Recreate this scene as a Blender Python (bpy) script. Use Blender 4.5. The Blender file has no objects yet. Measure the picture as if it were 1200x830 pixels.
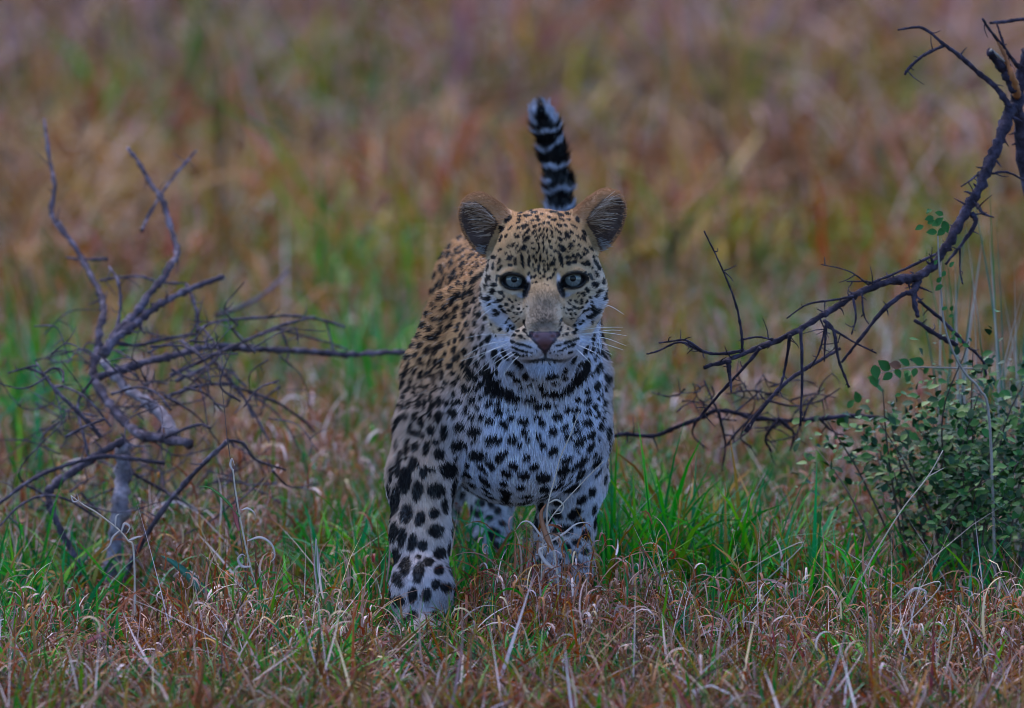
import bpy, math
import numpy as np
from mathutils import Vector, Matrix
from mathutils.bvhtree import BVHTree

rng = np.random.default_rng(11)

# ------------------------------------------------------------------ camera, sky, sun, exposure
scene = bpy.context.scene
col = scene.collection
CAM_Y, CAM_Z, PITCH, LENS = -18.0, 1.916, math.radians(5.0), 542.0
cam_data = bpy.data.cameras.new('camera')
cam = bpy.data.objects.new('camera', cam_data)
col.objects.link(cam)
cam.location = (0, CAM_Y, CAM_Z)
cam.rotation_euler = (math.pi / 2 - PITCH, 0, 0)
cam_data.sensor_width = 36.0
cam_data.lens = LENS
cam_data.clip_start = 0.5
cam_data.clip_end = 2000.0
cam_data.dof.use_dof = True
cam_data.dof.focus_distance = 17.88
cam_data.dof.aperture_fstop = 6.4
scene.camera = cam

world = bpy.data.worlds.new('World')
scene.world = world
world.use_nodes = True
wn = world.node_tree
wn.nodes.clear()
sky = wn.nodes.new('ShaderNodeTexSky')
sky.sky_type = 'NISHITA'
sky.sun_disc = False
SUN_EL, SUN_AZ = math.radians(58), math.radians(-24)
sky.sun_elevation = SUN_EL
sky.sun_rotation = SUN_AZ
sky.air_density = 1.0
sky.dust_density = 0.2
sky.ozone_density = 10.0
bg = wn.nodes.new('ShaderNodeBackground')
bg.inputs['Strength'].default_value = 0.15
wo = wn.nodes.new('ShaderNodeOutputWorld')
wn.links.new(sky.outputs[0], bg.inputs[0])
wn.links.new(bg.outputs[0], wo.inputs[0])

sun_data = bpy.data.lights.new('sun', 'SUN')
sun_data.energy = 1.5
sun_data.angle = math.radians(70)
sun_data.color = (1.0, 0.84, 0.66)
sun = bpy.data.objects.new('sun', sun_data)
col.objects.link(sun)
# sky sun_rotation 0 is +Y; positive turns towards +X
sd = Vector((math.sin(SUN_AZ) * math.cos(SUN_EL), math.cos(SUN_AZ) * math.cos(SUN_EL), math.sin(SUN_EL)))
sun.rotation_euler = sd.to_track_quat('Z', 'Y').to_euler()

vs = scene.view_settings
vs.view_transform = 'Standard'
vs.look = 'None'
vs.gamma = 1.0
vs.use_curve_mapping = False
vs.exposure = 1.52
scene.cycles.filter_width = 0.95
scene.cycles.max_bounces = 5
scene.cycles.diffuse_bounces = 1
scene.cycles.glossy_bounces = 2
scene.cycles.transmission_bounces = 4
scene.cycles.transparent_max_bounces = 6
scene.cycles_curves.shape = 'RIBBONS' if hasattr(scene, 'cycles_curves') else None

# ------------------------------------------------------------------ helpers
TH = 18.0 / LENS
FV = np.array([0, math.cos(PITCH), -math.sin(PITCH)])
UV_ = np.array([0, math.sin(PITCH), math.cos(PITCH)])
CV = np.array([0, CAM_Y, CAM_Z])

def ray(px, py):
    d = FV + (px - 600) / 600 * TH * np.array([1., 0, 0]) + (415 - py) / 600 * TH * UV_
    return d

def W(px, py, Y):
    """photograph pixel -> world point standing at depth Y"""
    d = ray(px, py)
    return CV + d * ((Y - CAM_Y) / d[1])

def G(px, Y, z):
    """column of the photograph -> world point at depth Y and height z"""
    depth = (Y - CAM_Y) * math.cos(PITCH) + (CAM_Z - z) * math.sin(PITCH)
    return np.array([(px - 600) / 600 * TH * depth, Y, z])

def tag(o, label=None, cat=None, group=None, kind=None):
    if label: o['label'] = label
    if cat: o['category'] = cat
    if group: o['group'] = group
    if kind: o['kind'] = kind
    return o

def empty(name, loc=(0, 0, 0)):
    o = bpy.data.objects.new(name, None)
    o.empty_display_size = 0.1
    o.location = [float(v) for v in loc]
    col.objects.link(o)
    return o

def mesh_obj(name, verts, faces, mat, parent=None, smooth=True, colors=None):
    """verts (n,3) world space, faces (m,3|4) array or list of tuples"""
    me = bpy.data.meshes.new(name)
    verts = np.asarray(verts, dtype=np.float32)
    if isinstance(faces, np.ndarray):
        k = faces.shape[1]
        me.vertices.add(len(verts))
        me.vertices.foreach_set('co', verts.ravel())
        me.loops.add(faces.size)
        me.loops.foreach_set('vertex_index', faces.astype(np.int32).ravel())
        me.polygons.add(len(faces))
        me.polygons.foreach_set('loop_start', np.arange(0, faces.size, k, dtype=np.int32))
        me.update(calc_edges=True)
    else:
        me.from_pydata(verts.tolist(), [], faces)
        me.update()
    if smooth and len(me.polygons):
        me.polygons.foreach_set('use_smooth', np.ones(len(me.polygons), dtype=bool))
    if colors is not None:
        a = me.color_attributes.new('col', 'FLOAT_COLOR', 'POINT')
        c4 = np.ones((len(verts), 4), dtype=np.float32)
        c4[:, :3] = colors
        a.data.foreach_set('color', c4.ravel())
    if mat: me.materials.append(mat)
    o = bpy.data.objects.new(name, me)
    col.objects.link(o)
    if parent:
        o.parent = parent
        o.matrix_parent_inverse = Matrix.Translation(parent.location).inverted()
    return o

def new_mat(name):
    m = bpy.data.materials.new(name)
    m.use_nodes = True
    nt = m.node_tree
    return m, nt, nt.nodes['Principled BSDF'], nt.nodes['Material Output']

def smooth01(a, b, x):
    t = np.clip((x - a) / (b - a), 0, 1)
    return t * t * (3 - 2 * t)

# smooth value noise in numpy
_perm = np.random.default_rng(3).random((64, 64, 64)).astype(np.float32)
def vnoise(p, f):
    q = np.asarray(p, dtype=np.float64) * f + 1000.0
    i = np.floor(q).astype(int); t = q - i; t = t * t * (3 - 2 * t); i &= 63; j = (i + 1) & 63
    def g(a, b, c): return _perm[a, b, c]
    x0, y0, z0 = i.T; x1, y1, z1 = j.T; tx, ty, tz = t.T
    c00 = g(x0, y0, z0) * (1 - tx) + g(x1, y0, z0) * tx
    c10 = g(x0, y1, z0) * (1 - tx) + g(x1, y1, z0) * tx
    c01 = g(x0, y0, z1) * (1 - tx) + g(x1, y0, z1) * tx
    c11 = g(x0, y1, z1) * (1 - tx) + g(x1, y1, z1) * tx
    return (c00 * (1 - ty) + c10 * ty) * (1 - tz) + (c01 * (1 - ty) + c11 * ty) * tz

def vn2(x, y, f, s=0.0):
    return vnoise(np.stack([x, y, np.full_like(x, s)], 1), f) if f else x

def catmull(pts, n):
    pts = np.asarray(pts, float)
    if len(pts) == 2:
        t = np.linspace(0, 1, max(n, 2))[:, None]
        return pts[0] * (1 - t) + pts[1] * t
    P = np.vstack([2 * pts[0] - pts[1], pts, 2 * pts[-1] - pts[-2]])
    out = []
    for i in range(1, len(P) - 2):
        t = np.linspace(0, 1, n, endpoint=False)[:, None]
        a, b, c, d = P[i - 1], P[i], P[i + 1], P[i + 2]
        out.append(0.5 * (2 * b + (c - a) * t + (2 * a - 5 * b + 4 * c - d) * t ** 2 + (3 * b - a - 3 * c + d) * t ** 3))
    out.append(P[-2][None])
    return np.vstack(out)

def tube(path, rad, sides=7, cap=True):
    """path (n,3), rad (n,) -> verts, quads(list)"""
    path = np.asarray(path, float); n = len(path)
    T = np.gradient(path, axis=0); T /= np.linalg.norm(T, axis=1, keepdims=True) + 1e-12
    ref = np.array([0.31, 0.17, 0.93]); 
    if abs(T[0] @ ref) > .9: ref = np.array([.9, .1, .2])
    A = ref - T[0] * (T[0] @ ref); A /= np.linalg.norm(A)
    V = []
    ang = np.linspace(0, 2 * math.pi, sides, endpoint=False)
    for i in range(n):
        A = A - T[i] * (T[i] @ A); A /= np.linalg.norm(A) + 1e-12
        B = np.cross(T[i], A)
        V.append(path[i] + rad[i] * (np.cos(ang)[:, None] * A + np.sin(ang)[:, None] * B))
    V = np.vstack(V)
    F = []
    for i in range(n - 1):
        for j in range(sides):
            k = (j + 1) % sides
            F.append((i * sides + j, i * sides + k, (i + 1) * sides + k, (i + 1) * sides + j))
    if cap:
        F.append(tuple(range(sides - 1, -1, -1)))
        F.append(tuple((n - 1) * sides + j for j in range(sides)))
    return V, F

# ------------------------------------------------------------------ materials
def mat_vcol(name, rough=0.6, spec=0.3, trans=0.0):
    m, nt, b, out = new_mat(name)
    at = nt.nodes.new('ShaderNodeAttribute'); at.attribute_name = 'col'
    nt.links.new(at.outputs['Color'], b.inputs['Base Color'])
    b.inputs['Roughness'].default_value = rough
    b.inputs['Specular IOR Level'].default_value = spec
    if trans:
        tr = nt.nodes.new('ShaderNodeBsdfTranslucent')
        nt.links.new(at.outputs['Color'], tr.inputs['Color'])
        mx = nt.nodes.new('ShaderNodeMixShader'); mx.inputs[0].default_value = trans
        nt.links.new(b.outputs[0], mx.inputs[1]); nt.links.new(tr.outputs[0], mx.inputs[2])
        nt.links.new(mx.outputs[0], out.inputs['Surface'])
    return m

def mat_noise(name, cols, scale, rough=0.8, spec=0.2, bump=0.0, bscale=None, stretch=None):
    m, nt, b, out = new_mat(name)
    tc = nt.nodes.new('ShaderNodeTexCoord')
    src = tc.outputs['Object']
    if stretch:
        mp = nt.nodes.new('ShaderNodeMapping'); mp.inputs['Scale'].default_value = stretch
        nt.links.new(src, mp.inputs[0]); src = mp.outputs[0]
    nz = nt.nodes.new('ShaderNodeTexNoise'); nz.inputs['Scale'].default_value = scale
    nz.inputs['Detail'].default_value = 6; nz.inputs['Roughness'].default_value = .65
    nt.links.new(src, nz.inputs['Vector'])
    cr = nt.nodes.new('ShaderNodeValToRGB')
    els = cr.color_ramp.elements
    while len(els) < len(cols): els.new(0.5)
    for i, c in enumerate(cols):
        els[i].position = 0.28 + 0.44 * i / max(1, len(cols) - 1); els[i].color = (*c, 1)
    nt.links.new(nz.outputs[0], cr.inputs[0])
    nt.links.new(cr.outputs[0], b.inputs['Base Color'])
    b.inputs['Roughness'].default_value = rough
    b.inputs['Specular IOR Level'].default_value = spec
    if bump:
        n2 = nt.nodes.new('ShaderNodeTexNoise'); n2.inputs['Scale'].default_value = bscale or scale * 4
        n2.inputs['Detail'].default_value = 5
        nt.links.new(src, n2.inputs['Vector'])
        bp = nt.nodes.new('ShaderNodeBump'); bp.inputs['Strength'].default_value = bump
        bp.inputs['Distance'].default_value = 0.004
        nt.links.new(n2.outputs[0], bp.inputs['Height']); nt.links.new(bp.outputs[0], b.inputs['Normal'])
    return m

M_soil = mat_noise('soil', [(.018, .013, .010), (.040, .028, .020), (.07, .050, .034)], 3.0, .95, .1, .6, 40)
M_grass = mat_vcol('grass_blades', .5, .22, .20)
M_bark = mat_noise('dead_bark', [(.025, .018, .024), (.070, .054, .070), (.20, .165, .21)], 55, .9, .1, .9, 160)
M_bark_dark = mat_noise('dark_bark', [(.012, .009, .013), (.030, .022, .034), (.080, .064, .098)], 60, .85, .12, .9, 170)
M_split = mat_noise('split_wood', [(.16, .05, .02), (.30, .11, .04), (.42, .24, .12)], 30, .7, .2, .5, 100, (1, 1, .15))
M_log = mat_noise('weathered_log', [(.06, .045, .05), (.12, .095, .11), (.19, .15, .18)], 25, .9, .15, .8, 80)
M_leaf = mat_noise('leaf_green', [(.012, .065, .012), (.024, .105, .018), (.045, .145, .026)], 60, .6, .18)
M_leaf_light = mat_noise('leaf_light', [(.045, .115, .020), (.075, .165, .030), (.12, .19, .04)], 80, .55, .25)
M_leaf_dark = mat_noise('leaf_dark', [(.006, .030, .012), (.012, .050, .018), (.022, .072, .026)], 80, .6, .18)
M_leaf_brown = mat_noise('leaf_brown', [(.12, .04, .015), (.20, .07, .025)], 60, .5, .35)
M_pale_bark = mat_noise('pale_dead_bark', [(.07, .054, .062), (.20, .165, .19), (.46, .40, .45)], 45, .9, .12, 1.0, 150)
M_twig = mat_noise('shrub_twig', [(.05, .038, .034), (.12, .095, .085)], 70, .85, .1)
M_stem = mat_noise('shrub_stem', [(.16, .13, .11), (.30, .26, .23)], 70, .8, .2)

# ------------------------------------------------------------------ ground
def ground_z(x, y):
    x = np.asarray(x, float); y = np.asarray(y, float)
    return (vn2(x.ravel(), y.ravel(), 0.9, 5.3).reshape(x.shape) - .5) * 0.05 * (np.hypot(x, y) < 60)

def build_ground():
    ax = np.concatenate([[-900, -300, -120, -60, -30, -16], np.arange(-9, 9.01, .18), [16, 30, 60, 120, 300, 900]])
    ay = np.concatenate([[-900, -300, -100, -40, -22, -12], np.arange(-6, 24.01, .18), [30, 45, 80, 150, 320, 900, 1400]])
    X, Y = np.meshgrid(ax, ay, indexing='ij')
    Z = ground_z(X, Y)
    V = np.stack([X.ravel(), Y.ravel(), Z.ravel()], 1)
    n, m = X.shape
    i, j = np.meshgrid(np.arange(n - 1), np.arange(m - 1), indexing='ij')
    a = (i * m + j).ravel()
    F = np.stack([a, a + m, a + m + 1, a + 1], 1)
    return tag(mesh_obj('ground', V, F, M_soil), 'dark brown soil under the grass', 'ground', kind='structure')
build_ground()

# ------------------------------------------------------------------ leopard
leo_root = empty('leopard', G(590, 0.2, 0.0))
tag(leo_root, 'young spotted leopard walking towards the viewer with its tail raised', 'leopard')

def axis(parts):
    out = [parts[0][0]]
    for a, b, s in parts:
        n = max(1, int(round((b - a) / s)))
        out.extend(np.linspace(a, b, n + 1)[1:])
    return np.array(out, dtype=np.float32)
XS = axis([(-.165, .145, .0019)])
YS = axis([(-.372, -.15, .0019), (-.15, -.05, .004), (-.05, .84, .006)])
ZS = axis([(-.012, .10, .004), (.10, .30, .0045), (.30, .535, .0019), (.535, .73, .004)])
FLD = np.full((len(XS), len(YS), len(ZS)), 0.06, dtype=np.float32)

def sub(lo, hi):
    s = []
    for A, l, h in zip((XS, YS, ZS), lo, hi):
        s.append(slice(max(0, int(np.searchsorted(A, l)) - 1), min(len(A), int(np.searchsorted(A, h)) + 1)))
    return tuple(s), XS[s[0]][:, None, None], YS[s[1]][None, :, None], ZS[s[2]][None, None, :]

def smin(a, b, k):
    h = np.maximum(k - np.abs(a - b), 0) / k
    return np.minimum(a, b) - h * h * k * .25

def put(d, s, k, cut=False):
    if cut: FLD[s] = -smin(-FLD[s], d, k)
    else: FLD[s] = smin(FLD[s], d, k)

def cone(a, ra, b, rb, k=.02, cut=False, sx=1.0):
    """capsule with a taper; sx squeezes it sideways"""
    a = np.asarray(a, np.float32); b = np.asarray(b, np.float32)
    m = max(ra, rb) + k + .012
    s, X, Y, Z = sub(np.minimum(a, b) - m, np.maximum(a, b) + m)
    d = b - a; L = float(d @ d)
    t = np.clip(((X - a[0]) * d[0] + (Y - a[1]) * d[1] + (Z - a[2]) * d[2]) / L, 0, 1)
    dist = np.sqrt(((X - a[0] - t * d[0]) / sx) ** 2 + (Y - a[1] - t * d[1]) ** 2 + (Z - a[2] - t * d[2]) ** 2) - (ra + t * (rb - ra))
    put(dist.astype(np.float32), s, k, cut)

def ell(c, r, k=.02, R=None, cut=False):
    c = np.asarray(c, np.float32); r = np.asarray(r, np.float32)
    m = float(r.max()) + k + .012
    s, X, Y, Z = sub(c - m, c + m)
    dx, dy, dz = X - c[0], Y - c[1], Z - c[2]
    if R is None:
        u, v, w = dx, dy, dz
    else:
        u = dx * R[0, 0] + dy * R[1, 0] + dz * R[2, 0]
        v = dx * R[0, 1] + dy * R[1, 1] + dz * R[2, 1]
        w = dx * R[0, 2] + dy * R[1, 2] + dz * R[2, 2]
    k0 = np.sqrt((u / r[0]) ** 2 + (v / r[1]) ** 2 + (w / r[2]) ** 2)
    k1 = np.sqrt((u / r[0] ** 2) ** 2 + (v / r[1] ** 2) ** 2 + (w / r[2] ** 2) ** 2) + 1e-6
    put((k0 * (k0 - 1) / k1).astype(np.float32), s, k, cut)

def chain(pts, k=.02, **kw):
    for (p, r), (q, t) in zip(pts[:-1], pts[1:]): cone(p, r, q, t, k, **kw)

# --- trunk, shoulders, limbs: points are (photo column, row, depth) of a body that stands 0 .. 0.8 m deep
ell(W(604, 468, .10), (.098, .21, .118), .03)
ell(W(590, 452, .32), (.086, .22, .100), .03)
ell(W(572, 346, .57), (.062, .13, .080), .03)
cone(W(605, 362, .04), .062, W(574, 335, .52), .062, .03)
cone(W(572, 400, .52), .075, W(590, 440, .3), .08, .03)
ell(W(622, 484, -.035), (.074, .085, .092), .03)
ell(W(604, 520, .03), (.080, .09, .062), .03)
cone(W(612, 440, .0), .086, W(636, 350, -.155), .064, .03)
cone(W(624, 420, -.06), .070, W(636, 385, -.185), .046, .025)
# near shoulder and foreleg (photo left)
SH_L = [(W(541, 376, .09), .042), (W(519, 440, .05), .043), (W(509, 500, .0), .041), (W(494, 560, -.03), .036),
        (W(493, 625, -.055), .0305), (W(494, 690, -.085), .0285), (G(495, -.098, .075), .0285), (G(495, -.105, .04), .0285)]
chain(SH_L, .022)
SH_R = [(W(664, 384, .09), .040), (W(668, 440, .06), .042), (W(670, 505, .05), .041), (W(669, 560, .10), .038),
        (W(662, 620, .14), .0300), (W(660, 660, .13), .0285), (G(661, .11, .070), .029), (G(661, .09, .04), .029)]
chain(SH_R, .022)
# hind legs
HL_L = [(W(545, 410, .56), .058), (W(522, 500, .47), .046), (W(518, 560, .60), .027), (G(516, .64, .17), .022), (G(514, .56, .05), .022)]
HL_R = [(W(592, 410, .54), .056), (W(588, 500, .40), .045), (W(580, 560, .52), .028), (G(576, .55, .16), .024), (G(574, .44, .05), .024)]
chain(HL_L, .025); chain(HL_R, .025)
def paw(px, Y, s=1.0):
    ell(G(px, Y, .022), (.033 * s, .045 * s, .024 * s), .02)
    for q in (-1.5, -.5, .5, 1.5):
        ell(G(px + q * 16 * s, Y - (.038 - .006 * abs(q)) * s, .015), (.0095 * s, .017 * s, .015 * s), .006)
paw(493, -.130, 1.0); paw(661, .06, 1.0); paw(513, .52, .92); paw(574, .40, .92)
# tail
TAIL = [(W(574, 300, .66), .026), (W(612, 306, .74), .020), (W(646, 282, .78), .0155), (W(657, 250, .79), .0135), (W(655, 215, .79), .0130),
        (W(648, 178, .785), .0130), (W(640, 148, .775), .0125), (W(634, 130, .765), .0110)]
chain(TAIL, .012)

# --- head, in millimetres from the point between the eyes: x right, f forward, z up
HO = W(637, 327.5, -.262)
ha = math.radians(3.0); hr = math.radians(1.0)
ef = np.array([0, -math.cos(ha), math.sin(ha)])
ex = np.array([math.cos(hr), 0, math.sin(hr)])
ez = np.cross(ex, -ef); ez /= np.linalg.norm(ez)
HR = np.stack([ex, ef, ez], 1)
def H(x, f, z): return HO + HR @ (np.array([x, f, z]) * .001)
def hell(c, r, k=10, cut=False, rot=None):
    R = HR if rot is None else HR @ rot
    ell(H(*c), np.array(r) * .001, k * .001, R, cut)
def hcone(a, ra, b, rb, k=10, cut=False): cone(H(*a), ra * .001, H(*b), rb * .001, k * .001, cut)
def rotf(deg):   # rotation about the forward axis
    a = math.radians(deg); c, s = math.cos(a), math.sin(a)
    return np.array([[c, 0, s], [0, 1, 0], [-s, 0, c]])
def rotz(deg):
    a = math.radians(deg); c, s = math.cos(a), math.sin(a)
    return np.array([[c, -s, 0], [s, c, 0], [0, 0, 1]])

hell((0, -62, 22), (60, 72, 57), 14)             # cranium
hell((0, -22, 26), (44, 30, 34), 16)             # forehead
for s in (-1, 1):
    hell((s * 43, -52, -14), (27, 38, 40), 16)   # cheek
    hell((s * 36, -62, -48), (20, 34, 24), 16)   # jowl
    hcone((s * 40, -17, 15), 13, (s * 15, -2, 13), 11.5, 10)   # brow
    hcone((s * 46, -28, -12), 14, (s * 21, 6, -42), 14, 12)  # cheekbone to muzzle
    hell((s * 19, 46, -72), (20.5, 27, 20), 9)   # whisker pad
    hcone((s * 34, -40, -66), 18, (s * 8, 34, -92), 13, 10)  # jaw
for s in (-1, 1):
    hcone((s * 3, -10, 4), 16, (s * 6, 26, -28), 15, 12)      # bridge
    hcone((s * 6, 26, -28), 15, (s * 7, 56, -54), 12.5, 10)
hell((0, 33, -97), (16, 21, 12), 7)              # chin
hell((0, 66, -64), (17, 10, 10), 5)              # nose leather
# ears: cupped shells
EARS = []
for s in (-1, 1):
    rt = rotf(s * 31) @ rotz(-s * 14)
    c = (s * 65, -66, 60 + (3 if s > 0 else 0))
    hell(c, (27, 16, 42), 7, rot=rt)
    EARS.append((s, np.array(c, float), rt))
    hcone((s * 40, -64, 44), 21, (s * 56, -68, 56), 19, 10)
    hcone((s * 32, -66, 60), 13, (s * 70, -70, 88), 9.5, 10)
for s, c, rt in EARS:
    hell(tuple(c + rt @ np.array([s * 3.5, 13, -1])), (20.0, 18, 36), 4, cut=True, rot=rt)
    hell(tuple(c + rt @ np.array([-s * 2.0, 6, -16])), (15, 17, 18), 5, cut=True, rot=rt)
# eye bulge, then the almond opening
EYE_C = [(-34.0, -13.0, 0.0), (34.0, -13.0, 0.0)]
EYE_R = 14.5
for s, c in zip((-1, 1), EYE_C):
    hell((c[0], -11.0, c[2] + .8), (18.0, 17.6, 16.0), 6)
    for k in range(6):
        u0, u1 = -14 + 28 * k / 6, -14 + 28 * (k + 1) / 6
        zz = lambda u: 8.6 - (u / 14) ** 2 * 7.0 + u * .10
        fq = lambda u: 5.0 - (u / 14) ** 2 * 7.0
        hcone((c[0] + s * (1 + u0), fq(u0), zz(u0)), 3.1, (c[0] + s * (1 + u1), fq(u1), zz(u1)), 3.1, 4)
    hell((c[0] + s * 1.0, 4, -1.9), (13.8, 20, 7.0), 1.4, cut=True, rot=rotf(s * -9))
    hell((c[0] - s * 11.5, 6, -6.0), (5.5, 12, 3.6), 3.0, cut=True, rot=rotf(s * -35))
# nostrils, mouth line, philtrum
for s in (-1, 1):
    hell((s * 9.5, 77, -65), (4.0, 6, 2.6), 2, cut=True, rot=rotf(s * 25))
    hell((s * 15.5, 72, -62), (2.2, 6, 4.5), 2, cut=True, rot=rotf(s * -30))
    chain([(H(0, 70, -88), .0022), (H(s * 7, 68, -91.0), .0026), (H(s * 17, 60, -92.5), .0028), (H(s * 30, 40, -91), .0026), (H(s * 38, 18, -85), .0024)], .002, cut=True)
hcone((0, 76, -74), 1.2, (0, 73, -89), 1.5, 3, cut=True)

def surface_nets():
    F = FLD; nx, ny, nz = F.shape
    S = F < 0
    cs = np.zeros((nx - 1, ny - 1, nz - 1), dtype=np.uint8)
    for a in (0, 1):
        for b in (0, 1):
            for c in (0, 1):
                cs += S[a:nx - 1 + a, b:ny - 1 + b, c:nz - 1 + c]
    act = (cs > 0) & (cs < 8)
    I, J, K = np.nonzero(act)
    idx = np.full(act.shape, -1, dtype=np.int32); idx[I, J, K] = np.arange(len(I))
    P = np.zeros((len(I), 3)); cnt = np.zeros(len(I))
    cor = [(a, b, c) for a in (0, 1) for b in (0, 1) for c in (0, 1)]
    for p in cor:
        for ax_ in range(3):
            if p[ax_]: continue
            q = list(p); q[ax_] = 1
            f0 = F[I + p[0], J + p[1], K + p[2]]; f1 = F[I + q[0], J + q[1], K + q[2]]
            cr = (f0 < 0) != (f1 < 0)
            t = np.where(cr, f0 / np.where(cr, f0 - f1, 1), 0)
            A = np.stack([XS[I + p[0]], YS[J + p[1]], ZS[K + p[2]]], 1)
            B = np.stack([XS[I + q[0]], YS[J + q[1]], ZS[K + q[2]]], 1)
            P += np.where(cr[:, None], A + (B - A) * t[:, None], 0); cnt += cr
    P /= cnt[:, None]
    faces = []
    for ax_ in range(3):
        sl0 = [slice(1, -1)] * 3; sl1 = [slice(1, -1)] * 3
        sl0[ax_] = slice(0, -1); sl1[ax_] = slice(1, None)
        d = S[tuple(sl0)] != S[tuple(sl1)]
        e = np.stack(np.nonzero(d), 1)
        for o in range(3):
            if o != ax_: e[:, o] += 1
        ins = S[e[:, 0], e[:, 1], e[:, 2]]
        o1, o2 = [(1, 2), (2, 0), (0, 1)][ax_]
        def cell(da, db):
            f = e.copy(); f[:, o1] -= da; f[:, o2] -= db
            return idx[f[:, 0], f[:, 1], f[:, 2]]
        q = np.stack([cell(1, 1), cell(0, 1), cell(0, 0), cell(1, 0)], 1)
        q[~ins] = q[~ins][:, ::-1]
        faces.append(q)
    return P, np.vstack(faces)

BV, BF = surface_nets()
del FLD
# drop stray islands is not needed: the field is one blob
tri = np.vstack([BF[:, [0, 1, 2]], BF[:, [0, 2, 3]]])
fn = np.cross(BV[tri[:, 1]] - BV[tri[:, 0]], BV[tri[:, 2]] - BV[tri[:, 0]])
BN = np.zeros_like(BV)
for c_ in range(3): np.add.at(BN, tri[:, c_], fn)
BN /= np.linalg.norm(BN, axis=1, keepdims=True) + 1e-15
bvh = BVHTree.FromPolygons(BV.tolist(), BF.tolist())
def hit(px, py):
    d = ray(px, py); d = d / np.linalg.norm(d)
    loc, nor, i, dist = bvh.ray_cast(Vector(CV), Vector(d))
    return (np.array(loc), np.array(nor)) if loc is not None else (None, None)

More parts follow.
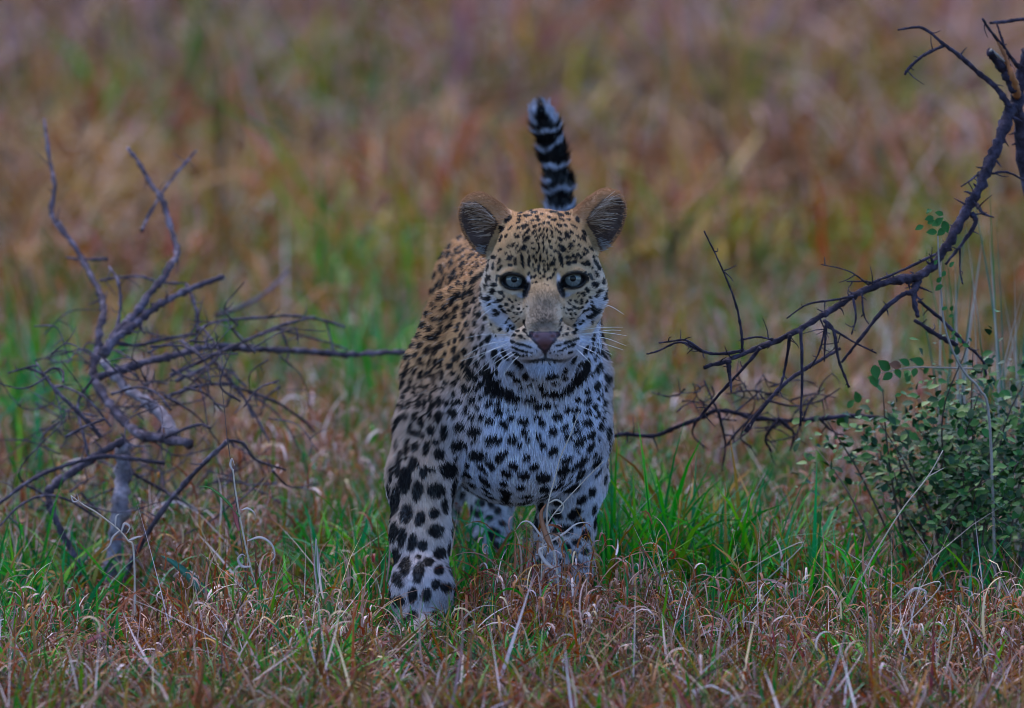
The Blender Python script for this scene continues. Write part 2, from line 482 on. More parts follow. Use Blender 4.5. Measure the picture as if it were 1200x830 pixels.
# --- markings, and shade painted under the whisker pads: (origin of the detail view, its scale, list of x, y, half length, half width, angle)
TRACE = [
 (560, 240, 10.375, [(560,75,40,25,0),(680,95,40,20,0),(590,140,40,22,0),(505,150,28,18,0),(720,150,25,15,0),(500,190,25,16,0),(660,195,28,16,0),(735,190,30,18,0),
  (490,225,30,12,20),(570,265,50,28,5),(600,215,30,8,-15),(495,285,30,16,60),(690,270,26,22,30),(750,245,20,16,0),(605,330,40,20,50),(685,340,35,20,40),(750,310,28,16,60),
  (560,385,35,12,60),(485,395,30,20,30),(705,380,24,12,40),(590,430,55,25,40),(760,380,40,14,50),(450,365,18,12,30),(440,485,40,14,50),(475,515,50,12,55),(560,530,42,30,30),
  (380,510,30,14,45),(395,575,12,10,0),(345,600,22,12,50),(370,645,45,15,55),(405,650,40,18,55),(270,560,40,14,40),(190,640,30,22,50),(460,690,50,22,80),(395,735,32,16,0),
  (265,695,45,16,60),(190,750,50,20,80),(125,770,48,15,85),(270,770,45,14,50),(500,570,40,12,40),(615,575,20,14,60),(660,540,20,16,0),(690,545,18,14,0),(680,640,22,18,80),
  (625,690,60,14,85),(710,690,30,14,70),(720,590,22,16,45),(740,480,22,14,0),(670,470,20,12,40),(790,470,25,14,70),(745,540,35,12,85),(800,545,40,12,85),(760,650,50,12,85),
  (740,740,26,16,70),(670,745,30,14,70),(690,790,22,16,30),(740,800,24,10,60),(800,690,30,18,0),(810,740,16,16,0),(800,790,20,12,60),(720,430,30,14,45),(545,680,90,20,100),
  (640,130,18,14,0),(780,120,22,16,0),(800,230,24,16,60),(650,230,16,12,0),(550,300,18,12,30),(520,340,16,12,40),(800,310,26,12,70),(800,400,30,12,70)]),
 (640, 240, 10.375, [(100,90,55,20,5),(260,115,40,18,-10),(175,130,45,22,-15),(95,190,40,16,0),(185,185,35,18,-20),(35,155,24,18,0),(270,185,25,16,-20),(160,260,40,25,-30),
  (235,255,30,18,-45),(60,270,30,14,-60),(25,225,25,22,0),(120,310,25,16,-40),(165,345,40,16,-45),(255,375,45,25,-55),(300,340,35,16,-50),(60,330,35,14,-60),(230,420,25,12,-30),
  (170,425,40,25,-40),(335,450,25,16,-40),(390,400,45,12,-40),(300,495,35,22,-45),(400,500,28,14,-45),(190,530,60,30,-45),(280,530,30,12,-40),(115,470,12,10,0),(60,520,30,16,-60),
  (105,570,22,18,0),(60,620,22,14,-30),(265,580,14,12,0),(265,645,40,20,-20),(340,635,50,20,-45),(400,625,50,20,-50),(270,710,35,28,0),(345,700,32,25,0),(485,560,45,20,-45),
  (455,600,30,14,-40),(575,635,24,14,-20),(505,715,45,20,-60),(450,720,40,14,-30),(610,720,60,20,-55),(640,775,35,25,-70),(545,540,45,18,-35),(380,555,12,10,0),(660,650,45,16,-40),
  (715,790,45,16,-80),(560,770,12,12,0),(70,720,35,25,30),(100,670,28,12,-60),(30,790,18,18,0),(105,790,20,20,0),(20,740,20,20,0),(40,450,22,14,-70),(70,390,20,14,-50),
  (175,660,95,24,-75),(10,580,35,12,85),(10,400,30,12,80),(10,320,25,12,80),(15,660,30,12,85)]),
 (560, 310, 10.375, [(120,190,70,14,85),(150,170,40,14,75),(230,170,40,16,85),(115,270,40,18,80),(200,250,40,26,0),(185,330,40,28,60),(140,410,38,28,50),(280,335,40,14,15),
  (290,360,30,14,10),(245,440,30,18,-70),(210,455,18,12,60),(290,430,30,16,40),(320,390,20,14,0),(355,490,30,22,-20),(280,510,28,22,0),(235,575,50,28,-50),(210,610,30,14,-50),
  (310,560,35,20,-45),(350,580,28,16,-45),(425,525,28,18,60),(385,430,20,14,0),(420,455,18,12,0),(460,440,16,12,0),(390,560,25,14,-30),(380,650,30,16,50),(350,700,30,18,60),
  (395,745,22,12,30),(370,800,28,14,70),(430,780,26,18,50),(490,810,22,16,0),(450,590,16,10,40),(440,640,20,10,40),(480,600,20,8,40),(500,540,22,12,40),(530,580,18,7,40),
  (560,540,18,7,40),(600,515,12,6,0),(500,490,10,8,0),(520,470,10,8,0),(470,690,18,8,40),(500,660,16,7,40),(560,690,30,16,70),(575,735,35,8,-75),(570,800,25,20,0),
  (120,650,35,22,60),(180,720,25,14,80),(280,790,24,24,0),(50,480,30,18,70),(40,300,25,18,70),(615,115,28,16,60),(650,155,22,16,60),(695,150,28,16,40),(760,175,18,10,0),
  (710,220,16,12,0),(665,230,14,10,60),(800,150,22,18,0),(820,90,30,14,80),(740,60,45,14,80),(690,70,20,16,60),(670,20,30,14,60),(625,15,20,16,0),(815,240,18,8,-40),(760,110,14,14,0),
  (150,480,24,14,60),(60,390,24,16,60)]),
 (640, 310, 10.375, [(605,120,45,20,-60),(545,150,50,22,-65),(505,175,35,16,-75),(470,105,40,14,30),(675,205,50,18,85),(720,220,50,14,85),(590,250,45,38,0),(500,315,40,26,-60),
  (450,370,32,26,-50),(635,325,35,20,40),(605,370,40,16,80),(690,365,50,20,80),(685,410,40,16,20),(530,400,20,16,0),(420,455,35,22,80),(360,455,30,18,-50),(485,450,28,14,60),
  (545,470,40,12,75),(390,355,18,12,0),(385,395,14,10,0),(295,440,20,12,-60),(280,475,40,8,-45),(340,520,30,18,-40),(385,535,22,18,0),(430,525,22,12,30),(500,540,30,20,60),
  (560,520,35,20,60),(600,560,55,28,30),(545,625,45,25,30),(450,570,30,20,45),(400,620,22,16,50),(375,645,16,14,0),(345,600,25,14,-50),(310,555,25,12,-50),(265,550,25,14,-45),
  (215,525,14,10,-40),(295,605,18,12,-40),(325,645,20,10,-40),(300,660,14,10,0),(360,685,16,10,-30),(440,690,26,20,0),(405,725,20,22,60),(345,745,24,22,0),(265,785,18,16,0),
  (180,680,35,18,60),(175,790,40,16,75),(240,590,18,8,-45),(180,530,14,8,-45),(490,640,35,10,80),(550,700,30,10,80),(620,700,20,20,70),(360,800,30,20,20),(720,50,40,14,80),
  (745,200,45,14,80),(85,125,22,16,60),(55,165,20,16,0),(20,185,16,16,0),(100,70,18,12,60),(30,60,20,20,0),(75,10,35,20,0),(40,10,16,16,0),(720,480,20,10,60),(20,255,10,6,0)]),
 (580, 370, 10.0, [(205,300,45,17,-25),(290,333,55,17,-13),(390,360,60,12,-18),(240,382,60,16,-20),(340,413,60,15,-14),(425,430,25,9,0),(210,150,22,18,0),(265,180,16,16,0),(215,225,40,22,-10),
  (305,240,30,20,-20),(345,265,20,8,-30),(375,460,14,12,0),(330,465,18,14,0),(425,465,10,8,0),(480,400,10,8,0),(490,430,8,8,0),(345,75,22,18,0),(358,120,35,9,-75),(355,190,35,12,-60),
  (385,235,25,10,-50),(940,280,55,17,18),(850,310,60,17,18),(750,342,60,13,18),(890,347,60,17,22),(790,393,60,14,22),(935,195,45,20,20),(840,215,28,20,10),(800,228,18,12,70),
  (930,115,22,20,0),(855,155,18,16,0),(730,455,18,8,0),(695,418,12,10,0),(655,430,10,8,0),(635,398,8,8,0),(665,395,8,8,0),(780,445,14,8,0),(880,430,34,14,30),(1130,400,50,32,85),
  (240,440,70,18,-28),(785,45,24,20,0),(760,95,40,9,70),(770,160,40,14,70),(740,215,25,10,50),(500,545,20,10,60),(640,560,25,10,-60),(560,530,25,8,85),(690,540,30,10,-50),(430,540,20,8,40)]),  # first entry: shadow beneath the left whisker pad, put in as colour
 (460, 420, 5.93, [(340,40,45,16,85),(405,55,28,24,0),(300,30,28,20,80),(260,25,40,14,80),(200,115,35,14,70),(270,100,35,16,75),(235,115,35,12,80),(295,140,40,18,75),(350,120,35,18,80),
  (430,100,22,20,0),(375,170,30,22,0),(465,135,22,22,0),(435,170,25,18,0),(540,95,50,35,-60),(515,205,38,28,-40),(580,212,20,20,0),(205,195,40,14,85),(160,230,50,16,85),(240,200,35,12,80),
  (300,210,30,16,85),(350,215,20,20,0),(265,265,45,16,85),(430,245,22,24,0),(470,295,26,26,0),(560,285,25,25,0),(325,300,38,26,80),(375,310,30,24,0),(180,310,45,20,80),(222,320,50,16,85),
  (425,380,42,38,0),(515,335,20,18,0),(595,340,28,20,60),(515,375,24,18,0),(260,385,40,22,85),(320,410,40,30,60),(555,408,24,24,0),(625,400,28,24,0),(160,405,35,22,80),(680,440,35,30,0),
  (740,370,38,28,-20),(680,315,34,26,0),(205,440,45,22,85),(475,475,45,38,20),(575,505,50,35,0),(360,510,55,32,80),(265,500,35,30,60),(780,450,35,28,0),(125,490,45,18,85),(180,525,50,25,-20),
  (700,565,60,35,0),(460,605,55,42,20),(590,670,65,40,0),(325,665,45,40,60),(235,625,55,25,80),(300,580,30,25,0),(445,690,30,18,40),(155,620,40,25,60),(100,630,75,18,85),(45,715,85,18,80),
  (155,720,50,25,-60),(390,770,60,50,-30),(520,740,30,18,70),(570,575,30,12,30),(745,690,45,30,60),(215,790,45,28,60),(100,790,40,30,80),(270,780,30,20,0),(620,265,22,18,0),(820,410,20,25,0),
  (30,600,40,12,85),(665,110,55,42,-70),(695,180,55,44,-55),(750,225,55,40,-35),(815,258,45,34,-20),(130,170,40,14,85),(110,60,40,14,85),(100,400,40,14,85),(125,320,35,14,85)]),
 (590, 420, 5.93, [(20,235,50,35,0),(90,270,45,30,0),(185,280,45,32,0),(240,325,35,28,0),(300,325,30,25,0),(400,240,45,24,35),(455,205,50,34,38),(520,150,55,38,50),(562,90,50,40,70),(570,35,45,34,85),
  (340,245,35,30,0),(285,235,25,25,0),(60,90,30,25,0),(165,95,35,25,50),(215,105,25,22,60),(100,135,35,20,-30),(180,175,20,18,0),(120,200,22,14,0),(260,190,30,20,-60),(400,80,40,20,30),
  (330,105,40,14,10),(350,165,35,12,0),(420,120,25,18,0),(655,60,45,28,75),(645,190,38,28,60),(575,230,28,20,0),(655,260,28,24,60),(705,130,30,16,70),(730,150,30,12,75),(705,200,30,14,70),
  (695,310,35,18,60),(580,295,38,24,30),(510,285,28,22,0),(630,335,28,24,50),(580,370,30,24,0),(440,360,26,26,0),(500,355,34,26,0),(650,380,26,22,0),(370,400,38,32,0),(570,445,45,30,-10),
  (640,400,25,18,0),(490,430,22,28,0),(420,475,40,22,60),(340,505,38,28,50),(500,500,45,25,30),(440,545,30,30,0),(600,525,50,30,30),(525,575,55,35,35),(665,470,25,30,0),(690,420,25,14,60),
  (605,605,50,28,40),(660,560,20,14,0),(515,650,18,14,0),(540,715,55,38,35),(430,700,50,30,30),(340,645,40,32,50),(630,660,18,25,0),(55,410,25,25,0),(15,460,30,30,0),(135,440,42,32,0),
  (235,405,32,22,0),(265,450,28,28,0),(150,510,32,25,0),(65,560,40,28,0),(170,570,20,20,0),(110,605,25,15,0),(270,600,25,20,0),(240,540,20,25,0),(365,320,18,14,0),(35,355,14,14,0),
  (85,350,18,14,0),(210,750,40,30,0),(160,690,30,30,0),(20,650,20,25,0),(700,370,18,14,0)]),
 (440, 540, 3.458, [(90,30,35,14,85),(65,55,35,8,85),(120,80,55,24,85),(195,50,25,14,80),(295,40,36,30,0),(245,120,35,30,0),(170,120,38,20,80),(80,160,55,18,85),(60,190,40,8,85),(125,215,35,26,80),
  (180,235,30,20,70),(235,215,20,20,0),(75,290,40,18,85),(108,310,38,18,85),(150,335,35,18,80),(245,285,30,25,0),(190,345,20,20,0),(85,385,35,18,85),(122,430,40,20,80),(260,375,28,22,0),
  (175,455,40,22,80),(215,410,20,18,0),(258,445,20,20,0),(90,485,32,20,-60),(245,500,20,20,0),(285,515,25,18,0),(205,545,28,20,80),(150,545,30,18,80),(95,570,28,22,0),(120,650,20,16,0),
  (95,665,22,10,85),(210,690,25,20,0),(155,625,20,18,0),(175,390,12,10,0),(150,15,30,14,80),(160,720,22,16,0),(110,720,18,14,0)]),
 (530, 540, 4.61, [(490,90,40,30,0),(500,150,30,20,0),(640,145,45,28,20),(600,50,40,26,20),(690,60,40,24,30),(660,285,45,25,40),(480,245,40,18,85),(570,225,30,22,0),(600,370,50,28,0),(550,380,15,18,0),
  (670,440,25,22,0),(615,465,25,20,0),(715,490,22,22,0),(720,400,30,22,85),(560,435,18,20,0),(660,500,16,14,0),(660,550,25,18,0),(765,260,30,12,85),(590,540,15,12,0),(755,170,30,20,80),
  (700,210,30,20,40),(520,320,24,18,0),(150,225,28,24,0),(210,235,18,24,0),(285,195,28,24,0),(140,290,25,22,0),(245,270,18,22,0),(200,310,20,15,0),(270,340,18,14,0),(620,590,25,18,0),(700,570,22,16,0)]),
]
SP = []   # p0, A, B, V, a, b
Rv = np.array([1., 0, 0])
for ox, oy, sc, lst in TRACE:
    for x, y, a, b, an in lst:
        px, py = ox + x / sc, oy + y / sc
        p, n = hit(px, py)
        if p is None: continue
        mm = (p[1] - CAM_Y) * TH / 600
        an = math.radians(an)
        A = Rv * math.cos(an) + UV_ * math.sin(an); B = -Rv * math.sin(an) + UV_ * math.cos(an)
        g_ = 1.06 if sc > 6 else (1.0 if sc > 5 else 1.08)
        SP.append((p, A, B, FV, a / sc * mm * g_, b / sc * mm * g_, 1))
g_rng = np.random.default_rng(77)
taken = [((ox + x / sc), (oy + y / sc)) for ox, oy, sc, lst in TRACE for x, y, a, b, an in lst]
tk = np.array(taken)
def flank_marks():
    global tk
    for q in range(14000):
        px, py = g_rng.uniform(462, 585), g_rng.uniform(255, 480)
        if (((tk[:, 0] - px) / 7.6) ** 2 + ((tk[:, 1] - py) / 10.4) ** 2 < 1).any(): continue
        p, n = hit(px, py)
        if p is None: continue
        h = (p - HO) @ HR * 1000
        if h[1] > -100 and h[2] > -112: continue
        tk = np.vstack([tk, [[px, py]]])
        mm = (p[1] - CAM_Y) * TH / 600
        an = math.radians(g_rng.normal(72, 16))
        A = Rv * math.cos(an) + UV_ * math.sin(an); B = -Rv * math.sin(an) + UV_ * math.cos(an)
        SP.append((p, A, B, FV, g_rng.uniform(4.4, 6.6) * mm, g_rng.uniform(2.9, 3.9) * mm, 1))
flank_marks()
N_TRACED = len(SP)

def head_local(P): return (P - HO) @ HR * 1000.0
# fill: flank, back, hindquarters, hidden side
area = np.linalg.norm(fn, axis=1)
def sample_surface(n, weight=None):
    w = area if weight is None else area * weight
    cum = np.cumsum(w); r = rng.random(n) * cum[-1]
    t = np.searchsorted(cum, r)
    u = rng.random((n, 2)); f = u.sum(1) > 1; u[f] = 1 - u[f]
    a, b, c = tri[t].T
    w0 = (1 - u[:, 0] - u[:, 1])[:, None]
    P = BV[a] * w0 + BV[b] * u[:, :1] + BV[c] * u[:, 1:]
    Nn = BN[a] * w0 + BN[b] * u[:, :1] + BN[c] * u[:, 1:]
    return P, Nn / (np.linalg.norm(Nn, axis=1, keepdims=True) + 1e-12)

def flow(P, Nn):
    """direction the coat lies in"""
    hl = head_local(P)
    d = np.tile(np.array([0., .85, -.55]), (len(P), 1))
    leg = smooth01(.27, .20, P[:, 2])[:, None]
    d = d * (1 - leg) + np.array([0, .12, -1.]) * leg
    front = (smooth01(.14, .0, P[:, 1]) * smooth01(-.2, -.7, Nn[:, 1]))[:, None] * (1 - leg)
    cx = np.stack([(P[:, 0] - .02) * 4.0, np.full(len(P), .1), np.full(len(P), -1.)], 1)
    d = d * (1 - front) + cx * front
    hw = (smooth01(-118, -92, hl[:, 1]) * smooth01(-125, -98, hl[:, 2]))[:, None]
    hd = hl - np.array([0, 96., -52.])
    hd[:, 2] = np.where(hl[:, 2] < -60, hd[:, 2] - 25, hd[:, 2])
    hd /= np.linalg.norm(hd, axis=1, keepdims=True)
    d = d * (1 - hw) + (hd @ HR.T) * hw
    td, tt, tdir = tail_info(P)
    tw = (td < .034)[:, None] & (P[:, 1] > .6)[:, None]
    d = np.where(tw, tdir, d)
    d = d - Nn * (d * Nn).sum(1, keepdims=True)
    return d / (np.linalg.norm(d, axis=1, keepdims=True) + 1e-9)

TP = np.array([p for p, r in TAIL])
TLEN = np.concatenate([[0], np.cumsum(np.linalg.norm(np.diff(TP, axis=0), axis=1))])
def tail_info(P):
    best = np.full(len(P), 9.); bt = np.zeros(len(P)); bd = np.zeros((len(P), 3))
    for i in range(1, len(TP) - 1):
        a, b = TP[i], TP[i + 1]; d = b - a; L = np.linalg.norm(d)
        t = np.clip((P - a) @ d / L ** 2, 0, 1)
        e = np.linalg.norm(P - a - t[:, None] * d, axis=1)
        m = e < best
        best[m] = e[m]; bt[m] = (TLEN[i] + t * L)[m]; bd[m] = d / L
    return best, TLEN[-1] - bt, bd

cp, cn = sample_surface(26000)
cf = flow(cp, cn)
hlc = head_local(cp)
tdc, _, _ = tail_info(cp)
trP = np.array([s[0] for s in SP])
accP = [p for p in trP]; 
acc_arr = np.empty((6000, 3)); acc_arr[:len(trP)] = trP; na = len(trP)
for p, n, f, h, td in zip(cp, cn, cf, hlc, tdc):
    onhead = h[1] > -62 and h[2] > -105 and abs(h[0]) < 100
    if onhead:
        if h[2] < -38 or h[1] > 12 or abs(h[0]) < 30 and h[2] < 8 or np.hypot((abs(h[0]) - 34) / 26, h[2] / 19) < 1: continue
    if td < .03 and p[1] > .62: continue
    flank = p[2] > .26 and p[1] > -.02
    ear = h[1] > -95 and h[2] > 25
    if ear and not onhead: continue
    if ear and (abs(h[0]) / 63) ** 2 + ((h[1] + 62) / 75) ** 2 + ((h[2] - 22) / 60) ** 2 > 1.12: continue
    rm = .0190
    if p[2] < .2: rm = .021
    if onhead: rm = .0118; flank = False
    rm *= rng.uniform(.85, 1.15)
    dd = acc_arr[:na] - p
    if flank: rm = .0150 * rng.uniform(.85, 1.15); dd = dd * np.array([1, .50, 1])
    if (np.einsum('ij,ij->i', dd, dd) < rm * rm).any(): continue
    acc_arr[na] = p; na += 1
    a = rm * rng.uniform(.40, .54); b = a * rng.uniform(.62, .92)
    tw = rng.normal(0, .5)
    if flank: a = rm * rng.uniform(.75, 1.05); b = rm * rng.uniform(.36, .46); tw = rng.normal(0, .22)
    g = np.cross(n, f)
    A = f * math.cos(tw) + g * math.sin(tw); B = np.cross(n, A)
    SP.append((p, A, B, n, a, b, 0))

def spot_mask(P, jit):
    """0 coat .. 1 marking"""
    out = np.zeros(len(P))
    order = np.argsort(P[:, 2]); Q = P[order]; zs = Q[:, 2]
    wob = 1 + .24 * (vnoise(Q, 240) - .5) + .25 * (vnoise(Q + 5, 620) - .5) + jit[order]
    res = np.zeros(len(P))
    for p0, A, B, V, a, b, tr in SP:
        m = 1.35 * max(a, b) + .004
        dv = 3.0 * max(a, b) + .006 if tr else 1.6 * max(a, b) + .004
        i0, i1 = np.searchsorted(zs, [p0[2] - m - .004, p0[2] + m + .004])
        if i1 <= i0: continue
        D = Q[i0:i1] - p0
        e = np.sqrt((D @ A / a) ** 2 + (D @ B / b) ** 2 + (D @ V / dv) ** 2) * wob[i0:i1] / 1.04
        res[i0:i1] = np.maximum(res[i0:i1], smooth01(1.18, .86, e))
    out[order] = res
    return out

C_ORANGE = np.array([.46, .225, .095]); C_TAN = np.array([.45, .265, .130]); C_WHITE = np.array([.58, .61, .77])
C_BLACK = np.array([.0045, .0045, .006]); C_BRIDGE = np.array([.175, .128, .095]); C_PALE = np.array([.55, .45, .36])
def mix(a, b, t):
    t = np.asarray(t)[:, None]
    return a * (1 - t) + b * t

def coat(P, Nn, jit):
    """albedo of the coat, and a map of bare skin"""
    n = len(P); hl = head_local(P); x, f, z = hl.T
    c = np.tile(C_TAN, (n, 1))
    back = smooth01(.30, .44, P[:, 2]) * smooth01(-.02, .10, P[:, 1])
    c = mix(c, C_ORANGE, back)
    # breast, belly and the insides of the legs are white
    wh = smooth01(.34, .27, P[:, 2] + .35 * (P[:, 1] * .15))
    frontw = smooth01(.10, -.02, P[:, 1]) * smooth01(-.068, -.006, P[:, 0] + (.32 - P[:, 2]) * .10) * smooth01(.46, .36, P[:, 2])
    wh = wh * (.52 - .30 * smooth01(-.06, -.10, P[:, 0]) * smooth01(.08, .16, P[:, 2]))
    wh = np.clip(np.maximum(wh, frontw), 0, 1)
    wh = np.maximum(wh, smooth01(.2, -.6, Nn[:, 2]) * smooth01(.32, .24, P[:, 2]))
    c = mix(c, C_WHITE, wh)
    c = mix(c, np.array([.40, .33, .27]), smooth01(.075, .03, P[:, 2]) * .8)
    # head
    hw = smooth01(-112, -86, f) * smooth01(-122, -100, z)
    ch = np.tile(C_TAN, (n, 1))
    ch = mix(ch, C_ORANGE, smooth01(45, 78, z) * .75)
    ax_ = np.abs(x)
    ch = mix(ch, C_PALE, smooth01(34, 64, ax_) * smooth01(40, 0, z) * .75)
    ch = mix(ch, C_BRIDGE * 1.05, smooth01(34, 4, ax_) * smooth01(4, -30, z) * smooth01(-66, -58, z) * .9)
    ch = mix(ch, C_BRIDGE * .62, smooth01(24, 0, ax_) * smooth01(-20, -46, z) * smooth01(-64, -58, z))
    ch = mix(ch, np.array([.40, .30, .22]), smooth01(8, 22, ax_) * smooth01(52, 36, ax_) * smooth01(-18, -36, z) * smooth01(-78, -64, z) * .75)
    def blob(cx, cz, rx, rz, an=0, soft=.35):
        a = math.radians(an)
        u = (ax_ - cx) * math.cos(a) + (z - cz) * math.sin(a); v = -(ax_ - cx) * math.sin(a) + (z - cz) * math.cos(a)
        return smooth01(1 + soft, 1 - soft, np.sqrt((u / rx) ** 2 + (v / rz) ** 2))
    ch = mix(ch, C_TAN * .75, blob(34, 6, 24, 17) * .8)           # over the eye: shade put into the tan where the lid catches light
    ch = mix(ch, C_WHITE, blob(18.5, -6, 3, 12, 8) * .45)    # inner corner
    ch = mix(ch, C_WHITE, blob(26, -18, 5, 3.0) * .35)
    ch = mix(ch, C_PALE * .9, blob(36, -13, 16, 4, 18) * .7)
    ch = mix(ch, C_WHITE, blob(52, -40, 9, 24, -35) * .75)       # cheek
    ch = mix(ch, C_WHITE, smooth01(-60, -72, z) * smooth01(30, 44, ax_))
    ch = mix(ch, C_WHITE * .80, blob(20, -82, 26, 13) * .75)    # whisker pads
    ch = mix(ch, C_WHITE * .62, smooth01(-90, -97, z))  # chin: the shade it lies in is put into its colour
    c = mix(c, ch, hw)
    c = c * (1 + .30 * (vnoise(P, 48) - .5) + .30 * (vnoise(P + 3, 170) - .5))[:, None]
    m = spot_mask(P, jit)
    face = hw
    # rims of the eyes
    for s, ec in zip((-1, 1), EYE_C):
        dx = x - ec[0] - s * 1.0; dz = z + 1.4
        a = math.radians(-9 * s)
        u = dx * math.cos(a) - dz * math.sin(a); v = dx * math.sin(a) + dz * math.cos(a)
        e = np.sqrt((u / 13.2) ** 2 + (v / 8.9) ** 2)
        rim = smooth01(1.34, 1.14, e) * (f > -40)
        m = np.maximum(m, rim)
        # tear mark and outer corner
        m = np.maximum(m, smooth01(1.3, .8, np.hypot((s * x - 20.0 + (z + 12) * .30) / 4.0, (z + 11.5) / 9.5)) * (f > -40))
        m = np.maximum(m, smooth01(1.3, .8, np.hypot((s * x - 50) / 5.0, (z - 4.0 - (s * x - 50) * .25) / 1.6)) * (f > -60))
    # mouth line and lips
    mz = -90.0 - 2.2 * np.sin(np.clip(ax_ / 34, 0, 1) * math.pi) + np.clip(ax_ - 26, 0, 99) * .25
    m = np.maximum(m, smooth01(3.2, 1.0, np.abs(z - mz)) * (f > 8) * (ax_ < 40) * (.95 - .45 * smooth01(12, 28, ax_)))
    m = np.maximum(m, smooth01(2.6, 1.3, ax_) * (z < -74) * (z > -92) * (f > 50))
    # ears
    bare = np.zeros(n); earin = np.zeros(n)
    for s, ec, rt in EARS:
        q = (hl - ec) @ rt
        inside = (np.sqrt((q[:, 0] / 31) ** 2 + (q[:, 1] / 22) ** 2 + (q[:, 2] / 46) ** 2) < 1.06) & (q[:, 2] > -30)
        inside &= (x / 63) ** 2 + ((f + 62) / 75) ** 2 + ((z - 22) / 60) ** 2 > 1.10
        qi = q - np.array([s * 3.5, 13, -1]); e1 = np.sqrt((qi[:, 0] / 20.0) ** 2 + (qi[:, 1] / 18) ** 2 + (qi[:, 2] / 36) ** 2)
        qj = q - np.array([-s * 2.0, 6, -16]); e2 = np.sqrt((qj[:, 0] / 15) ** 2 + (qj[:, 1] / 17) ** 2 + (qj[:, 2] / 18) ** 2)
        cup = inside & ((e1 < 1.07) | (e2 < 1.1)) & (q[:, 1] < 14)
        m = np.where(inside, 0, m)
        backside = inside & ~cup & (Nn @ HR[:, 1] < -.35)
        c[inside] = np.array([.36, .165, .075])
        c[backside] = np.array([.02, .018, .018])
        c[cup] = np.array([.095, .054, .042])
        earin[cup] = s
    # nose leather
    nl = (f > 52) & (z < -57.5) & (z > -83) & (ax_ < 19.0 + (z + 60) * .78 + 1.0)
    nl &= (ax_ < 18.5)
    c[nl] = np.array([.135, .066, .080]); m[nl] = 0
    edge = nl & ((ax_ > 16.0 + (z + 60) * .78) | (z > -59.5))
    c[edge] = np.array([.05, .035, .045])
    bare[nl] = 1
    # tail rings
    td, tt, _ = tail_info(P)
    tl = (td < .036) & (P[:, 1] > .62)
    mm = tt * 1000 + 1.5 * np.sin(P[:, 0] * 300 + tt * 90) + 14 * (vnoise(P, 55) - .5)
    wring = np.zeros(n)
    for pos, w, amp in ((24, 3.2, .85), (44, 2.6, .7), (72, 3.6, .8), (101, 3.0, .6), (126, 4, .6), (150, 5, .6), (180, 8, .7)):
        wring = np.maximum(wring, smooth01(w, w * .45, np.abs(mm - pos)) * amp)
    patch = smooth01(.66, .76, vnoise(P, 70)) * (mm > 45) * .6
    wring = np.maximum(wring, patch)
    tc_ = mix(np.tile(C_BLACK, (n, 1)), C_WHITE, wring)
    tc_ = mix(tc_, C_WHITE, smooth01(13, 8, mm) * smooth01(.45, .9, np.abs(Nn[:, 0]) + np.clip(Nn[:, 2], 0, 1) * .3) * .7)
    c[tl] = tc_[tl]; m[tl] = 0
    bare[(f > -40) & (((np.abs(x) - 35) / 14.6) ** 2 + ((z + 1.5) / 8.4) ** 2 < 1)] = 1
    c = mix(c, C_BLACK, m * (1.0 - .025 * vnoise(P + 9, 130)))
    return c, m, bare, earin, tl, hl

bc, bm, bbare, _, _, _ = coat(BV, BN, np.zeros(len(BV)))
M_hide = mat_vcol('hide', .55, .3)
body = mesh_obj('body', BV, BF, M_hide, leo_root, colors=bc)
print('body verts', len(BV), 'spots', len(SP), 'traced', N_TRACED)

